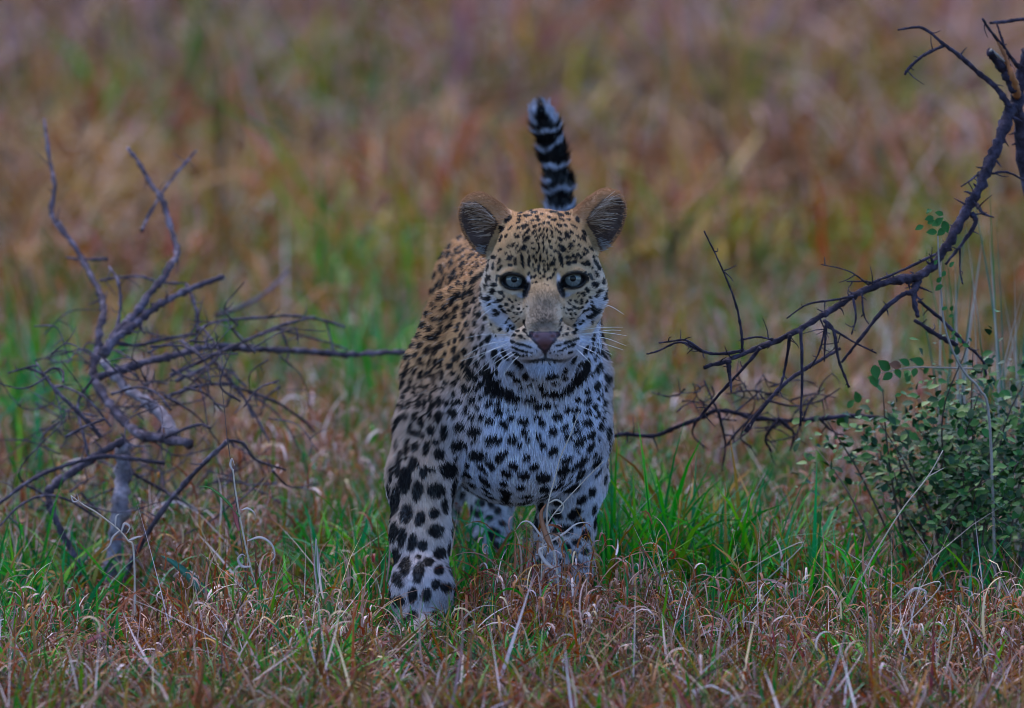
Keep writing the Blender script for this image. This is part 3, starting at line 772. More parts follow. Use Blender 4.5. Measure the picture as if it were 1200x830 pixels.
# --- fur
def make_fur():
    fc = BV[tri].mean(1); fnn = fn / (np.linalg.norm(fn, axis=1, keepdims=True) + 1e-15)
    facing = -fnn[:, 1]
    hl = head_local(fc)
    w = np.where(facing > -.35, 1.0, .30)
    ishead = (hl[:, 1] > -105) & (hl[:, 2] > -115)
    w *= np.where(ishead & (facing > -.3), 3.2, 1.0)
    w *= np.where((fc[:, 1] > .3), .6, 1.0)
    w *= np.where(fc[:, 2] < .05, .6, 1.0)
    NH = 300000
    P, Nn = sample_surface(NH, w)
    c0, _, bare, earin, tl, hl = coat(P, Nn, np.zeros(NH))
    x, f, z = hl.T; ax_ = np.abs(x)
    fl = flow(P, Nn)
    L = np.full(NH, .0095)
    front = smooth01(.12, -.02, P[:, 1]) * smooth01(0, -.6, Nn[:, 1]) * smooth01(.2, .26, P[:, 2])
    L = L + front * .0012
    L = L - .002 * smooth01(.26, .16, P[:, 2])
    hw = smooth01(-110, -85, f) * smooth01(-120, -100, z)
    Lh = np.full(NH, .0052)
    Lh = Lh + .007 * smooth01(45, 72, ax_) * smooth01(25, -20, z)
    Lh = np.where((ax_ < 26) & (z < -5) & (z > -70), .0036, Lh)
    Lh = np.where((f > 25), np.minimum(Lh, .0042), Lh)
    Lh = Lh + .009 * smooth01(-92, -104, z)
    nearmuzzle = np.clip((f - 0) / 50, 0, 1)
    L = L * (1 - hw) + Lh * hw
    L = np.where(tl, .0115, L)
    lift = np.full(NH, .42)
    lift = np.where(hw > .5, .38, lift)
    lift = np.where(tl, .75, lift)
    # close to the eyes the coat is very short
    for s, ec in zip((-1, 1), EYE_C):
        r = np.hypot((x - ec[0]) / 22, z / 17)
        L = np.where((r < 1) & (f > -40), np.minimum(L, .0034), L)
        lift = np.where((r < 1) & (f > -40), .30, lift)
    # ears: short plush outside, long pale tufts inside
    tufts = []
    dirs = fl
    for s, ec, rt in EARS:
        q = (hl - ec) @ rt
        near = np.sqrt((q[:, 0] / 33) ** 2 + (q[:, 1] / 24) ** 2 + (q[:, 2] / 48) ** 2) < 1.05
        near &= q[:, 2] > -30
        L = np.where(near & (earin == 0), .0045, L)
        up = (HR @ rt @ np.array([s * .75, .35, .55]))
        upt = up - Nn * (Nn @ up)[:, None]
        upt /= np.linalg.norm(upt, axis=1, keepdims=True) + 1e-9
        dirs = np.where(near[:, None], upt, dirs)
        inn = near & (earin == s)
        tuft = inn & (rng.random(NH) < .16 + .3 * (q[:, 0] * s < -6)) & (q[:, 0] * s < 8) & (q[:, 2] < 30)
        L = np.where(inn, .004, L)
        L = np.where(tuft, rng.uniform(.009, .021, NH), L)
        tufts.append((tuft, (np.array([.25, .140, .090])[None] + rng.random((NH, 1)) ** 2.6 * np.array([.36, .32, .28])[None])[tuft])); lift = np.where(tuft, .45, lift)
        low = inn & (q[:, 2] < -18) & (rng.random(NH) < .7)
        tufts.append((low, np.array([.30, .26, .24]))); L = np.where(low, .009, L)
    keep = (bare < .5) & ~((earin != 0) & (rng.random(NH) < .15))
    # random fluff
    L = L * rng.uniform(.65, 1.25, NH)
    # grain of the coat: neighbouring hairs clump and sway together
    g = np.cross(Nn, dirs)
    sway = (vnoise(P, 75) - .5) * .45 + rng.normal(0, .16, NH)
    lift = np.clip(lift + (vnoise(P + 7, 95) - .5) * .45 + rng.normal(0, .12, NH), .08, 1.2)
    D = dirs + g * sway[:, None]; D /= np.linalg.norm(D, axis=1, keepdims=True) + 1e-9
    d0 = D * np.cos(lift)[:, None] + Nn * np.sin(lift)[:, None]
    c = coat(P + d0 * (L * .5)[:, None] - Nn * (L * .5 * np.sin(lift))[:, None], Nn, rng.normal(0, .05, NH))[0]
    c[earin != 0] = c0[earin != 0]
    for msk, cc in tufts: c[msk] = cc
    d1 = D * np.cos(lift * .45)[:, None] + Nn * np.sin(lift * .45)[:, None]
    d1[:, 2] -= .12; d1 /= np.linalg.norm(d1, axis=1, keepdims=True)
    b = P - Nn * .0006
    pts = np.stack([b, b + d0 * (L * .36)[:, None], b + d0 * (L * .36)[:, None] + (d0 + d1) * (L * .17)[:, None],
                    b + d0 * (L * .36)[:, None] + (d0 + d1) * (L * .17)[:, None] + d1 * (L * .32)[:, None]], 1)[keep]
    c = c[keep]; L = L[keep]
    # guard hairs vary in tone
    v = rng.normal(1, .13, len(c))[:, None]
    c = np.clip(c * v, .004, .9)
    pale = (rng.random(len(c)) < .018) & (L > .008)
    c[pale] = np.minimum(c[pale] + .25, .8)
    n = len(pts)
    r0 = np.where(L > .009, .00034, .00030)
    rad = np.stack([r0, r0 * .92, r0 * .7, r0 * .18], 1)
    hc = bpy.data.hair_curves.new('fur')
    hc.add_curves([4] * n)
    hc.points.foreach_set('position', pts.astype(np.float32).ravel())
    ra = hc.attributes.get('radius') or hc.attributes.new('radius', 'FLOAT', 'POINT')
    ra.data.foreach_set('value', rad.astype(np.float32).ravel())
    ca = hc.attributes.new('col', 'FLOAT_COLOR', 'CURVE')
    c4 = np.ones((n, 4), np.float32); c4[:, :3] = c
    ca.data.foreach_set('color', c4.ravel())
    mt = mat_vcol('fur_strands', .6, .07)
    hc.materials.append(mt)
    o = bpy.data.objects.new('fur', hc)
    col.objects.link(o)
    o.parent = leo_root; o.matrix_parent_inverse = Matrix.Translation(leo_root.location).inverted()
    o['kind'] = 'stuff'
    return o
make_fur()

# --- eyes
def dome(center, fwd, R, half_deg, rings=10, seg=28):
    fwd = np.asarray(fwd, float); fwd /= np.linalg.norm(fwd)
    up = np.array([0, 0, 1.]); u = np.cross(up, fwd); u /= np.linalg.norm(u); v = np.cross(fwd, u)
    V = [center + fwd * R]; F = []
    for i in range(1, rings + 1):
        t = math.radians(half_deg) * i / rings
        for j in range(seg):
            a = 2 * math.pi * j / seg
            V.append(center + R * (math.cos(t) * fwd + math.sin(t) * (math.cos(a) * u + math.sin(a) * v)))
    for j in range(seg): F.append((0, 1 + j, 1 + (j + 1) % seg))
    for i in range(rings - 1):
        for j in range(seg):
            k = (j + 1) % seg; a = 1 + i * seg; b = a + seg
            F.append((a + j, b + j, b + k, a + k))
    return np.array(V), F

def mat_iris():
    m, nt, b, out = new_mat('iris')
    at = nt.nodes.new('ShaderNodeAttribute'); at.attribute_name = 'col'
    nz = nt.nodes.new('ShaderNodeTexNoise'); nz.inputs['Scale'].default_value = 900
    mx = nt.nodes.new('ShaderNodeMix'); mx.data_type = 'RGBA'; mx.blend_type = 'MULTIPLY'; mx.inputs[0].default_value = .35
    nt.links.new(at.outputs['Color'], mx.inputs[6]); nt.links.new(nz.outputs[0], mx.inputs[7])
    nt.links.new(mx.outputs[2], b.inputs['Base Color'])
    b.inputs['Roughness'].default_value = .3
    b.inputs['Specular IOR Level'].default_value = .15
    b.inputs['Coat Weight'].default_value = .8; b.inputs['Coat Roughness'].default_value = .10
    return m
M_iris = mat_iris()
def mat_plain(name, c, rough, coatw=0.0):
    m, nt, b, out = new_mat(name)
    b.inputs['Base Color'].default_value = (*c, 1); b.inputs['Roughness'].default_value = rough
    b.inputs['Coat Weight'].default_value = coatw; b.inputs['Coat Roughness'].default_value = .18
    b.inputs['Specular IOR Level'].default_value = .2
    return m
M_sclera = mat_plain('eye_dark', (.02, .016, .018), .35, .8)
M_pupil = mat_plain('pupil', (.003, .003, .004), .5, .25)
M_pupil.node_tree.nodes['Principled BSDF'].inputs['Specular IOR Level'].default_value = .02
M_whisker = mat_plain('whisker', (.80, .78, .78), .4)
for ec in EYE_C:
    c = H(*ec); fw = CV - c; fw = fw / np.linalg.norm(fw)
    V, F = dome(c, fw, EYE_R * .001, 150, 20, 30)
    eye = mesh_obj('eye', V, F, M_sclera, leo_root)
    V, F = dome(c, fw, (EYE_R + .22) * .001, 44, 14, 72)
    t = np.arccos(np.clip(((V - c) / np.linalg.norm(V - c, axis=1, keepdims=True)) @ fw, -1, 1)) / math.radians(44)
    ic = np.array([.125, .140, .140])[None] * (1 - .0 * t[:, None])
    ic = ic * (1 - smooth01(.80, .98, t)[:, None] * .93)
    ic = ic * (1 - .45 * smooth01(.36, .22, t)[:, None])
    rel = (V - c) - ((V - c) @ fw)[:, None] * fw; aa = np.arctan2(rel[:, 2], rel[:, 0])
    ic = ic * (1 + .22 * np.sin(aa * 17 + 2 * np.sin(aa * 5)) * smooth01(.25, .5, t))[:, None]
    iris = mesh_obj('iris', V, F, M_iris, eye, colors=ic); iris.matrix_parent_inverse = Matrix()
    V, F = dome(c, fw, (EYE_R + .40) * .001, 14.0, 5, 24)
    pup = mesh_obj('pupil', V, F, M_pupil, eye); pup.matrix_parent_inverse = Matrix()
    for o in (iris, pup):
        o.matrix_parent_inverse = Matrix.Translation(leo_root.location) @ Matrix() if False else Matrix()
        
# --- whiskers (detail view 520,210 x 3.609)
WH = [((272,658),(180,656),(90,672)),((268,684),(180,700),(85,750)),((275,700),(190,730),(105,792)),((285,715),(215,750),(128,832)),((292,728),(235,765),(170,812)),
      ((305,735),(260,765),(205,818)),((322,745),(290,775),(252,832)),((205,545),(165,575),(135,610)),((205,532),(175,545),(148,565)),((280,690),(170,735),(70,770)),
      ((572,640),(660,628),(758,626)),((578,655),(680,650),(772,662)),((580,668),(680,672),(772,705)),((580,682),(670,695),(758,722)),((575,692),(650,712),(712,742)),
      ((568,702),(640,735),(692,772)),((660,525),(710,540),(762,572)),((560,718),(605,760),(640,802)),((580,660),(690,640),(750,640))]
for (a, b, c) in WH:
    P0, _ = hit(520 + a[0] / 3.609, 210 + a[1] / 3.609)
    if P0 is None: P0 = W(520 + a[0] / 3.609, 210 + a[1] / 3.609, -.30)
    y0 = P0[1]
    pts = [P0 + FV * .003, W(520 + b[0] / 3.609, 210 + b[1] / 3.609, y0 - .010), W(520 + c[0] / 3.609, 210 + c[1] / 3.609, y0 + .012)]
    path = catmull(pts, 7)
    V, F = tube(path, np.linspace(.00042, .00013, len(path)), 5)
    mesh_obj('whisker', V, F, M_whisker, leo_root)

# ------------------------------------------------------------------ dead wood
def branch(name, parent, pts, Y, R, mat, n=7, sides=7, spurs=0, knob=.18, seed=0, zig=.0):
    """pts: photo columns/rows, Y: (start, end) depth, R: (start, end) radius in photo pixels"""
    g = np.random.default_rng(seed + int(sum(p[0] for p in pts)) * 7 + len(pts))
    k = np.linspace(0, 1, len(pts))
    P = [W(p[0], p[1], Y[0] + (Y[1] - Y[0]) * t + g.normal(0, .006)) for p, t in zip(pts, k)]
    path = catmull(P, n)
    mm = (np.mean(Y) - CAM_Y) * TH / 600
    m = len(path)
    rad = np.linspace(R[0], R[1], m) * mm * (1 + knob * g.normal(0, 1, m).clip(-1, 2.2))
    path = path + g.normal(0, 1, (m, 3)) * (np.linspace(R[0], R[1], m) * mm * (.10 + zig))[:, None]
    V, F = tube(path, np.maximum(rad, .0005), sides + (3 if max(R) > 4 else 0))
    if max(R) > 4: V = V + (V - np.repeat(path, len(V) // m, 0)) * g.normal(0, .16, (len(V), 1)).clip(-.3, .4)
    Vs, Fs, off = [V], list(F), len(V)
    for q in range(spurs):       # thorns and broken side shoots
        i = int(g.integers(1, m - 1)); t = path[min(i + 1, m - 1)] - path[i - 1]; t /= np.linalg.norm(t) + 1e-9
        d = np.cross(t, g.normal(0, 1, 3)); d /= np.linalg.norm(d) + 1e-9
        d = d + t * g.uniform(-.2, .7); L = g.uniform(.006, .026)
        pp = catmull([path[i], path[i] + d * L * .5 + g.normal(0, .001, 3), path[i] + d * L + g.normal(0, .002, 3)], 2)
        v, f = tube(pp, np.linspace(max(.0009, rad[i] * .4), .0004, len(pp)), 5)
        Vs.append(v); Fs += [tuple(a + off for a in ff) for ff in f]; off += len(v)
    return mesh_obj(name, np.vstack(Vs), Fs, mat, parent)

def dead_brush():
    r = empty('dead_thorn_bush', G(128, .5, 0))
    tag(r, 'bare grey dead thorn bush left of the leopard, tangled twigs on a pale leaning stem', 'dead bush')
    B = lambda name, pts, Y, R, sp=3, kn=.18, mat=M_bark: branch(name, r, pts, Y, (R[0] * .78, R[1] * .78), mat, spurs=sp, knob=kn)
    branch('trunk', r, [(145,516),(143,554),(141,593),(135,639),(127,693),(123,735)], (.52,.50), (8.5,10), M_pale_bark, spurs=4, knob=.12)
    B('trunk', [(52,140),(55,166),(59,191),(64,219),(61,251),(78,276),(94,299),(105,320),(116,342),(122,364),(117,385),(114,412),(110,442),(129,473),(147,496),(166,510),(193,514),(222,520)], (1.15,.52), (2.2,7.5), 12)
    D = [([(120,423),(147,454),(174,473),(193,489),(202,510)],(.72,.55),(6,9.5)),
     ([(145,516),(120,530),(89,550),(62,570),(57,585),(66,612),(85,647),(106,689),(112,705)],(.52,.42),(6,4.5)),
     ([(266,518),(235,547),(208,577),(181,612),(160,647),(140,690)],(.35,.45),(3.5,5)),
     ([(150,174),(163,191),(177,216),(188,230),(197,254),(204,279),(208,298),(200,310),(191,326),(175,345),(157,370),(135,392),(123,415)],(1.0,.66),(2.8,6.5)),
     ([(230,177),(213,196),(194,220),(185,234),(172,257),(166,270)],(1.1,.95),(1.8,2.8)),
     ([(263,324),(232,335),(204,348),(182,360),(163,376),(141,392),(120,413)],(.82,.66),(3.5,8)),
     ([(219,335),(227,354),(232,376),(229,404)],(.82,.74),(3,2)),
     ([(78,302),(97,304),(125,304)],(.95,.9),(2,2.5)),
     ([(116,329),(138,326),(163,324),(188,331),(219,332)],(.85,.85),(2.2,2)),
     ([(128,313),(138,329),(141,354),(138,379),(128,402)],(.8,.7),(2,3)),
     ([(116,442),(162,427),(200,418),(225,411),(250,406),(278,408),(310,410),(341,411),(372,413),(404,416),(435,414),(475,413)],(.6,1.0),(5.5,3.8)),
     ([(200,463),(231,453),(263,450),(294,460),(325,472),(357,494),(369,507)],(.6,.9),(3,2)),
     ([(231,388),(250,378),(278,374),(310,372),(341,370),(372,374),(404,383)],(.7,.95),(2.6,2)),
     ([(200,440),(263,410),(294,397),(325,383),(357,374),(369,372)],(.6,.9),(3.4,2)),
     ([(325,386),(357,394),(388,403),(407,410)],(.88,.95),(2.2,1.6)),
     ([(253,370),(281,360),(306,347),(325,331),(337,317)],(1.6,1.9),(3.8,2.2)),
     ([(247,419),(263,438),(285,466),(300,488),(316,519)],(.72,.7),(2.6,1.6)),
     ([(206,447),(244,428),(263,410)],(.66,.7),(2.6,2)),
     ([(382,375),(388,400),(391,415)],(.92,.9),(2,1.4)), ([(330,388),(338,410),(336,424)],(.85,.85),(2,1.2)),
     ([(-20,600),(0,589),(31,566),(54,554),(85,543),(127,535),(193,543)],(.4,.5),(2.6,3.4)),
     ([(0,616),(23,593),(50,581),(77,585),(116,608)],(.35,.45),(1.6,2)),
     ([(31,431),(50,439),(66,458),(85,477),(104,496),(118,512)],(.5,.5),(2.2,4)),
     ([(50,439),(62,432),(73,435),(74,448)],(.5,.45),(2.4,1.6)), ([(77,512),(100,500),(123,491)],(.45,.45),(2.8,2)),
     ([(131,462),(162,454),(185,462),(200,481)],(.55,.5),(2.2,1.8)), ([(193,512),(231,498),(247,502)],(.5,.45),(3,2)),
     ([(266,516),(285,520),(300,539),(335,551)],(.42,.5),(3,1.6)), ([(154,554),(216,589),(239,604)],(.55,.6),(2.6,1.4)),
     ([(125,400),(160,405),(190,398),(232,391)],(.68,.75),(3,2.2)), ([(110,442),(92,470),(95,500),(104,530)],(.55,.5),(2.4,2)),
     ([(60,452),(80,455),(105,470),(130,500)],(.6,.5),(2,2)), ([(10,437),(31,431),(45,428)],(.5,.5),(1.4,2))]
    for pts, Y, R in D: B('branch', pts, Y, R, 5 if len(pts) > 4 else 2, mat=M_pale_bark if max(R) > 9 else M_bark)
    g = np.random.default_rng(5)
    for k in range(120):
        x, y = g.uniform(40, 330), g.uniform(380, 600); a = g.uniform(-.9, 1.1) + (math.pi if g.random() < .4 else 0); L = g.uniform(30, 100)
        bend = g.normal(0, .5)
        pts = [(x, y), (x + L * .5 * math.cos(a), y + L * .5 * math.sin(a)), (x + L * math.cos(a + bend), y + L * math.sin(a + bend))]
        if max(p[1] for p in pts) > 640 or x + L > 430: continue
        Y = g.uniform(.45, .95)
        B('twig', pts, (Y, Y + g.normal(0, .08)), (1.9, .8) if k % 2 else (1.3, .6), 2)
dead_brush()

def fallen_log():
    r = empty('fallen_branch', G(390, 3.4, 0))
    tag(r, 'weathered fallen branch lying on the ground behind the leopard at left, out of focus', 'branch')
    branch('limb', r, [(296,468),(303,457),(319,441),(341,433),(372,432),(404,435),(425,428),(480,424),(540,422)], (3.3, 3.6), (7, 10), M_log, spurs=4)
    branch('limb', r, [(404,435),(430,442),(455,436),(475,428)], (3.35, 3.5), (9, 8), M_log, spurs=2)
    branch('side_branch', r, [(345,440),(368,428),(392,420),(415,405)], (3.4, 3.7), (4, 2), M_log, spurs=2)
fallen_log()

def right_branch():
    r = empty('broken_thorn_branch', G(1180, .3, 0))
    tag(r, 'dark broken thorn branch slanting down to the ground right of the leopard', 'dead branch')
    B = lambda name, pts, Y, R, sp=4, mat=M_bark_dark, kn=.16: branch(name, r, pts, Y, (R[0] * .86, R[1] * .86), mat, spurs=sp, knob=kn)
    B('trunk', [(1204,60),(1198,88),(1193,125),(1200,175),(1212,260),(1222,400),(1228,560),(1232,735)], (.30,.36), (6.5,13), 8)
    B('main_branch', [(1188,122),(1183,134),(1174,156),(1162,185),(1145,225),(1131,249),(1116,278),(1099,304),(1079,323),(1055,327),(1027,334),(1000,347),(977,362),(960,372),(930,390),(888,408),(853,422),(825,431)], (.29,.02), (8.5,3.0), 36)
    s = branch('splinter', r, [(1166,44),(1173,56),(1180,72),(1187,92),(1192,112)], (.27,.29), (1.2,4.5), M_split, spurs=0, knob=.1)
    s['label'] = 'orange splintered tip of bare wood'
    B('stub', [(1160,60),(1168,72),(1177,84),(1188,108)], (.25,.29), (5.5,6), 0)
    branch('splinter', r, [(1161,59),(1170,66),(1177,72)], (.24,.26), (2.2,1.2), M_stem, spurs=0)
    D = [([(1052,35),(1081,33),(1107,53),(1125,66),(1145,84),(1168,104),(1184,126)],(.2,.28),(1.5,4.6)),
     ([(1107,53),(1084,64),(1067,78),(1060,88)],(.23,.2),(2.6,2)),
     ([(1151,22),(1162,38),(1180,61),(1197,83)],(.24,.3),(1.6,3)), ([(1160,27),(1180,25),(1215,20)],(.26,.3),(2.2,3)),
     ([(1168,28),(1176,52),(1184,78)],(.27,.3),(1.4,2)),
     ([(1160,204),(1180,202),(1204,213)],(.25,.25),(2,1.4)), ([(1148,202),(1138,211),(1126,219)],(.24,.22),(1.8,.9)),
     ([(1077,327),(1070,341),(1055,347),(1032,367),(1009,396),(986,425)],(.16,.12),(4.5,1.8)),
     ([(985,408),(972,416),(944,432),(916,453),(888,485),(874,506)],(.14,.1),(2.2,3.2)),
     ([(1076,326),(1073,338),(1071,350),(1076,372)],(.16,.14),(6,2.5)),
     ([(1076,352),(1105,376),(1133,405),(1151,422),(1156,440)],(.16,.22),(2.6,1.6)),
     ([(1071,375),(1099,393),(1122,405)],(.2,.22),(2.6,4.2)),
     ([(966,376),(977,388),(983,422),(995,454)],(.08,.08),(2.6,1.6)), ([(970,383),(1003,402),(1027,414)],(.08,.1),(1.8,1)),
     ([(969,376),(967,400),(966,424)],(.08,.08),(2,1)), ([(1125,290),(1125,315),(1128,333)],(.2,.2),(1.5,1)),
     ([(1145,240),(1152,250),(1165,255)],(.23,.22),(3,1)), ([(1139,250),(1143,262),(1128,285),(1108,310)],(.22,.2),(4,1.8)),
     ([(1096,298),(1055,318),(1018,333)],(.17,.12),(2.2,1.8)), ([(1023,333),(1015,330),(992,330)],(.12,.1),(1.6,.9)),
     ([(1018,334),(995,318),(962,310)],(.12,.06),(1.5,.6)), ([(1000,347),(975,352),(946,357),(922,373)],(.1,.06),(2,.9)),
     ([(825,271),(839,299),(853,331),(863,359),(869,390),(870,412)],(.0,.04),(.9,2.2)),
     ([(758,415),(772,411),(797,401),(821,411),(842,415),(872,411)],(-.02,.04),(1.2,2.6)), ([(772,402),(788,400),(804,399),(822,411)],(-.02,.0),(1,2)),
     ([(926,392),(919,436),(912,460)],(.05,.05),(2.6,1.3)), ([(938,386),(940,436),(938,499)],(.06,.05),(2.6,1.3)), ([(853,422),(855,440),(857,460)],(.03,.02),(4,1.4)),
     ([(891,408),(867,436),(835,471),(818,492)],(.04,.1),(2.6,2)), ([(870,398),(888,395),(905,398)],(.04,.03),(1.4,1.8)),
     ([(1000,350),(1003,372),(998,392)],(.1,.08),(1.8,.9)), ([(1010,344),(1012,368),(1018,380)],(.1,.09),(1.6,.8)),
     ([(968,380),(960,412),(949,432)],(.08,.1),(1.8,1))]
    for pts, Y, R in D: B('branch', pts, Y, R, 4 if len(pts) > 3 else 2)
    q = empty('low_thorn_branch', G(860, .55, 0))
    tag(q, 'low dark thorny branch lying in the green grass beneath the slanting branch', 'dead branch')
    C = lambda name, pts, Y, R, sp=4: branch(name, q, pts, Y, (R[0] * .74, R[1] * .74), M_bark_dark, spurs=sp)
    C('main_branch', [(715,512),(734,509),(765,511),(790,502),(825,488),(842,481),(877,488),(912,493),(947,492),(1000,488),(1050,492)], (.5,.5), (3.2,4.4), 14)
    for pts, R in [([(825,446),(839,478),(846,499)],(1.6,2.2)), ([(842,481),(850,520),(846,552)],(2.2,1)), ([(912,493),(897,513),(905,530)],(3,1.2)), ([(910,457),(891,478),(862,508),(852,522)],(1.4,2.6)),
                   ([(912,490),(930,508),(926,528)],(3.2,1.2)), ([(880,488),(868,512),(880,524)],(2.2,1)), ([(815,492),(812,510),(828,526)],(2,1)), ([(850,462),(880,458),(905,462)],(1,1.6)),
                   ([(900,470),(930,476),(960,470),(985,455)],(1.8,1)), ([(940,492),(950,470),(966,455)],(2.2,1)), ([(860,484),(880,468),(893,455)],(2,1)), ([(960,490),(975,505),(994,512)],(2.4,1))]:
        C('branch', pts, (.48,.5), R, 3)
    g = np.random.default_rng(15)
    for k in range(26):
        x, y = g.uniform(790, 960), g.uniform(440, 505); a = g.uniform(0, 6.28); L = g.uniform(18, 55)
        C('twig', [(x, y), (x + L * .5 * math.cos(a) + g.normal(0, 4), y + L * .35 * math.sin(a)), (x + L * math.cos(a + .3), y + L * .7 * math.sin(a + .3))], (.5, .5 + g.normal(0, .05)), (1.5, .7), 1)
    return r
right_branch()

# ------------------------------------------------------------------ shrub, sprig
def leaf_mesh(name, L, Wd, fold=.12, mat=None):
    n = 5; V = []; F = []
    for i in range(n + 1):
        t = i / n; w = Wd * math.sin(math.pi * min(1, .06 + t * .94) ** .9) * .5
        z = -.10 * L * (t * t) 
        V += [(-w, t * L, z + fold * w), (0, t * L, z), (w, t * L, z + fold * w)]
    for i in range(n):
        a = i * 3
        F += [(a, a + 1, a + 4, a + 3), (a + 1, a + 2, a + 5, a + 4)]
    me = bpy.data.meshes.new(name); me.from_pydata(V, [], F); me.update()
    me.polygons.foreach_set('use_smooth', np.ones(len(F), dtype=bool))
    if mat: me.materials.append(mat)
    return me, np.array(V), F
LEAF, LEAF_V, LEAF_F = leaf_mesh('leaf', .0145, .0098, .25, M_leaf)
LEAF_L, _, _ = leaf_mesh('leaf_light', .0125, .0080, .25, M_leaf_light)
LEAF_D, _, _ = leaf_mesh('leaf_dark', .0125, .0090, .3, M_leaf_dark)
LEAF_B, _, _ = leaf_mesh('leaf_brown', .0125, .0095, .25, M_leaf_brown)

def leaf_obj(parent, p, d, up, s, me=None):
    d = np.asarray(d, float); d /= np.linalg.norm(d); up = np.asarray(up, float)
    x = np.cross(d, up); x /= np.linalg.norm(x) + 1e-9; z = np.cross(x, d)
    M = Matrix(((x[0]*s, d[0]*s, z[0]*s, p[0]), (x[1]*s, d[1]*s, z[1]*s, p[1]), (x[2]*s, d[2]*s, z[2]*s, p[2]), (0, 0, 0, 1)))
    o = bpy.data.objects.new('leaf', me or LEAF); col.objects.link(o)
    o.parent = parent; o.matrix_parent_inverse = Matrix.Translation(parent.location).inverted(); o.matrix_basis = M
    return o

def shrub():
    g = np.random.default_rng(21)
    r = empty('leafy_shrub', G(1130, .32, 0))
    tag(r, 'low dark green shrub with small rounded leaves at the right edge', 'shrub')
    lobes = [((1120, 500, .34), (120, 50, .17)), ((1035, 525, .30), (60, 40, .14)), ((1180, 425, .32), (60, 55, .12)), ((1180, 560, .24), (80, 60, .16)), ((1085, 468, .32), (75, 36, .12)), ((1250, 500, .3), (70, 80, .15))]
    tips = []
    for k in range(48):
        c, rr = lobes[[0, 0, 0, 1, 2, 3, 3, 4, 5][k % 9]]
        u = g.normal(0, .75, 3).clip(-1.35, 1.35)
        tip = W(c[0] + u[0] * rr[0], c[1] + u[1] * rr[1], c[2] + u[2] * rr[2])
        base = G(1120 + (c[0] - 1120) * .55 + g.normal(0, 22), .32 + g.normal(0, .06), 0.0)
        mid = base * .45 + tip * .55 + np.array([g.normal(0, .02), g.normal(0, .02), .03])
        path = catmull([base, mid, tip], 6)
        V, F = tube(path, np.linspace(.0018, .0006, len(path)), 5)
        mesh_obj('stem', V, F, M_twig, r)
        tips.append(path)
    FV_, FF_, off, cnt = [], [], 0, 0
    cand = []
    for path in tips:
        for q in range(int(g.integers(24, 110))):
            t = g.uniform(.30, 1.0) ** .8; i = min(int(t * (len(path) - 1)), len(path) - 2)
            p = path[i] + g.normal(0, .024, 3) * np.array([1.2, 1, 1])
            d = np.array([g.normal(), g.normal() - .3, g.normal() * .6 + .2])
            up = np.array([g.normal(0, .5), -.55 + g.normal(0, .4), 1.])
            cand.append((p[1], p, d, up, g.uniform(.40, 1.10)))
    cand.sort(key=lambda e: e[0])
    for k, (_, p, d, up, s) in enumerate(cand):
        if k < 240:
            leaf_obj(r, p, d, up, s * 1.08, LEAF_B if g.random() < .04 else (LEAF, LEAF, LEAF_L, LEAF_D, LEAF_D)[int(g.integers(0, 5))])
        else:
            d = d / np.linalg.norm(d); x = np.cross(d, up); x /= np.linalg.norm(x); z = np.cross(x, d)
            FV_.append(p + (LEAF_V @ np.stack([x, d, z])) * s)
            FF_ += [tuple(a + off for a in f) for f in LEAF_F]; off += len(LEAF_V)
    o = mesh_obj('foliage', np.vstack(FV_), FF_, M_leaf, r); o['kind'] = 'stuff'
    for mt in (M_leaf_dark, M_leaf_light): o.data.materials.append(mt)
    sel = g.choice([0, 0, 1, 1, 1, 2], len(FV_)); o.data.polygons.foreach_set('material_index', np.repeat(sel, len(LEAF_F)).astype(np.int32))
    # a twig of clear round leaves reaching left
    path = catmull([W(1140, 432, .22), W(1100, 431, .18), W(1065, 431, .15), W(1024, 439, .13)], 6)
    V, F = tube(path, np.linspace(.0012, .0005, len(path)), 5); mesh_obj('stem', V, F, M_stem, r)
    for px, py, s, br in [(1026,435,1.3,0),(1037,429,1.3,0),(1049,428,1.2,1),(1061,425,1.0,0),(1024,446,1.1,0),(1041,441,1.0,0),(1052,437,.9,0),(1077,424,1.1,0),(1072,436,.8,0)]:
        p = W(px, py, .13)
        d = np.array([g.normal(0, .4) - .7, -.3, .5 if py < 433 else -.5])
        leaf_obj(r, p - d / np.linalg.norm(d) * .006 * s, d, (g.normal(0, .2), -1.0, .5), s, LEAF_B if br else LEAF)
    # sprig
    q = empty('leafy_sprig', G(1150, .12, 0.0))
    tag(q, 'thin pale upright sprig with a tuft of small green leaves in front of the branch', 'sprig')
    path = catmull([G(1168, .12, .0), W(1160, 500, .12), W(1148, 457, .12), W(1133, 440, .12), W(1119, 417, .12), W(1107, 382, .12), W(1103, 344, .12), W(1100, 301, .12), W(1099, 272, .12)], 5)
    V, F = tube(path, np.linspace(.0018, .0008, len(path)), 6); mesh_obj('stem', V, F, M_stem, q)
    for px, py, s in [(1082,265,.75),(1087,262,.7),(1096,264,.95),(1106,259,1.05),(1094,255,.8),(1105,252,.7),(1098,272,.9),(1092,246,.6),(1108,268,.9),(1101,262,.8),(1100,248,.5),(1086,248,.5),
                      (1113,313,.6),(1108,318,.6),(1103,334,.7),(1098,331,.6),(1110,360,.55),(1114,364,.5),(1095,310,.5),(1112,371,.5),(1105,336,.5),(1122,396,.6),(1128,404,.6),(1120,388,.5)]:
        d = np.array([g.normal(), -.3, g.normal() * .7]); 
        leaf_obj(q, W(px, py, .115), d, (g.normal(0, .4), -1, .5), s)
shrub()

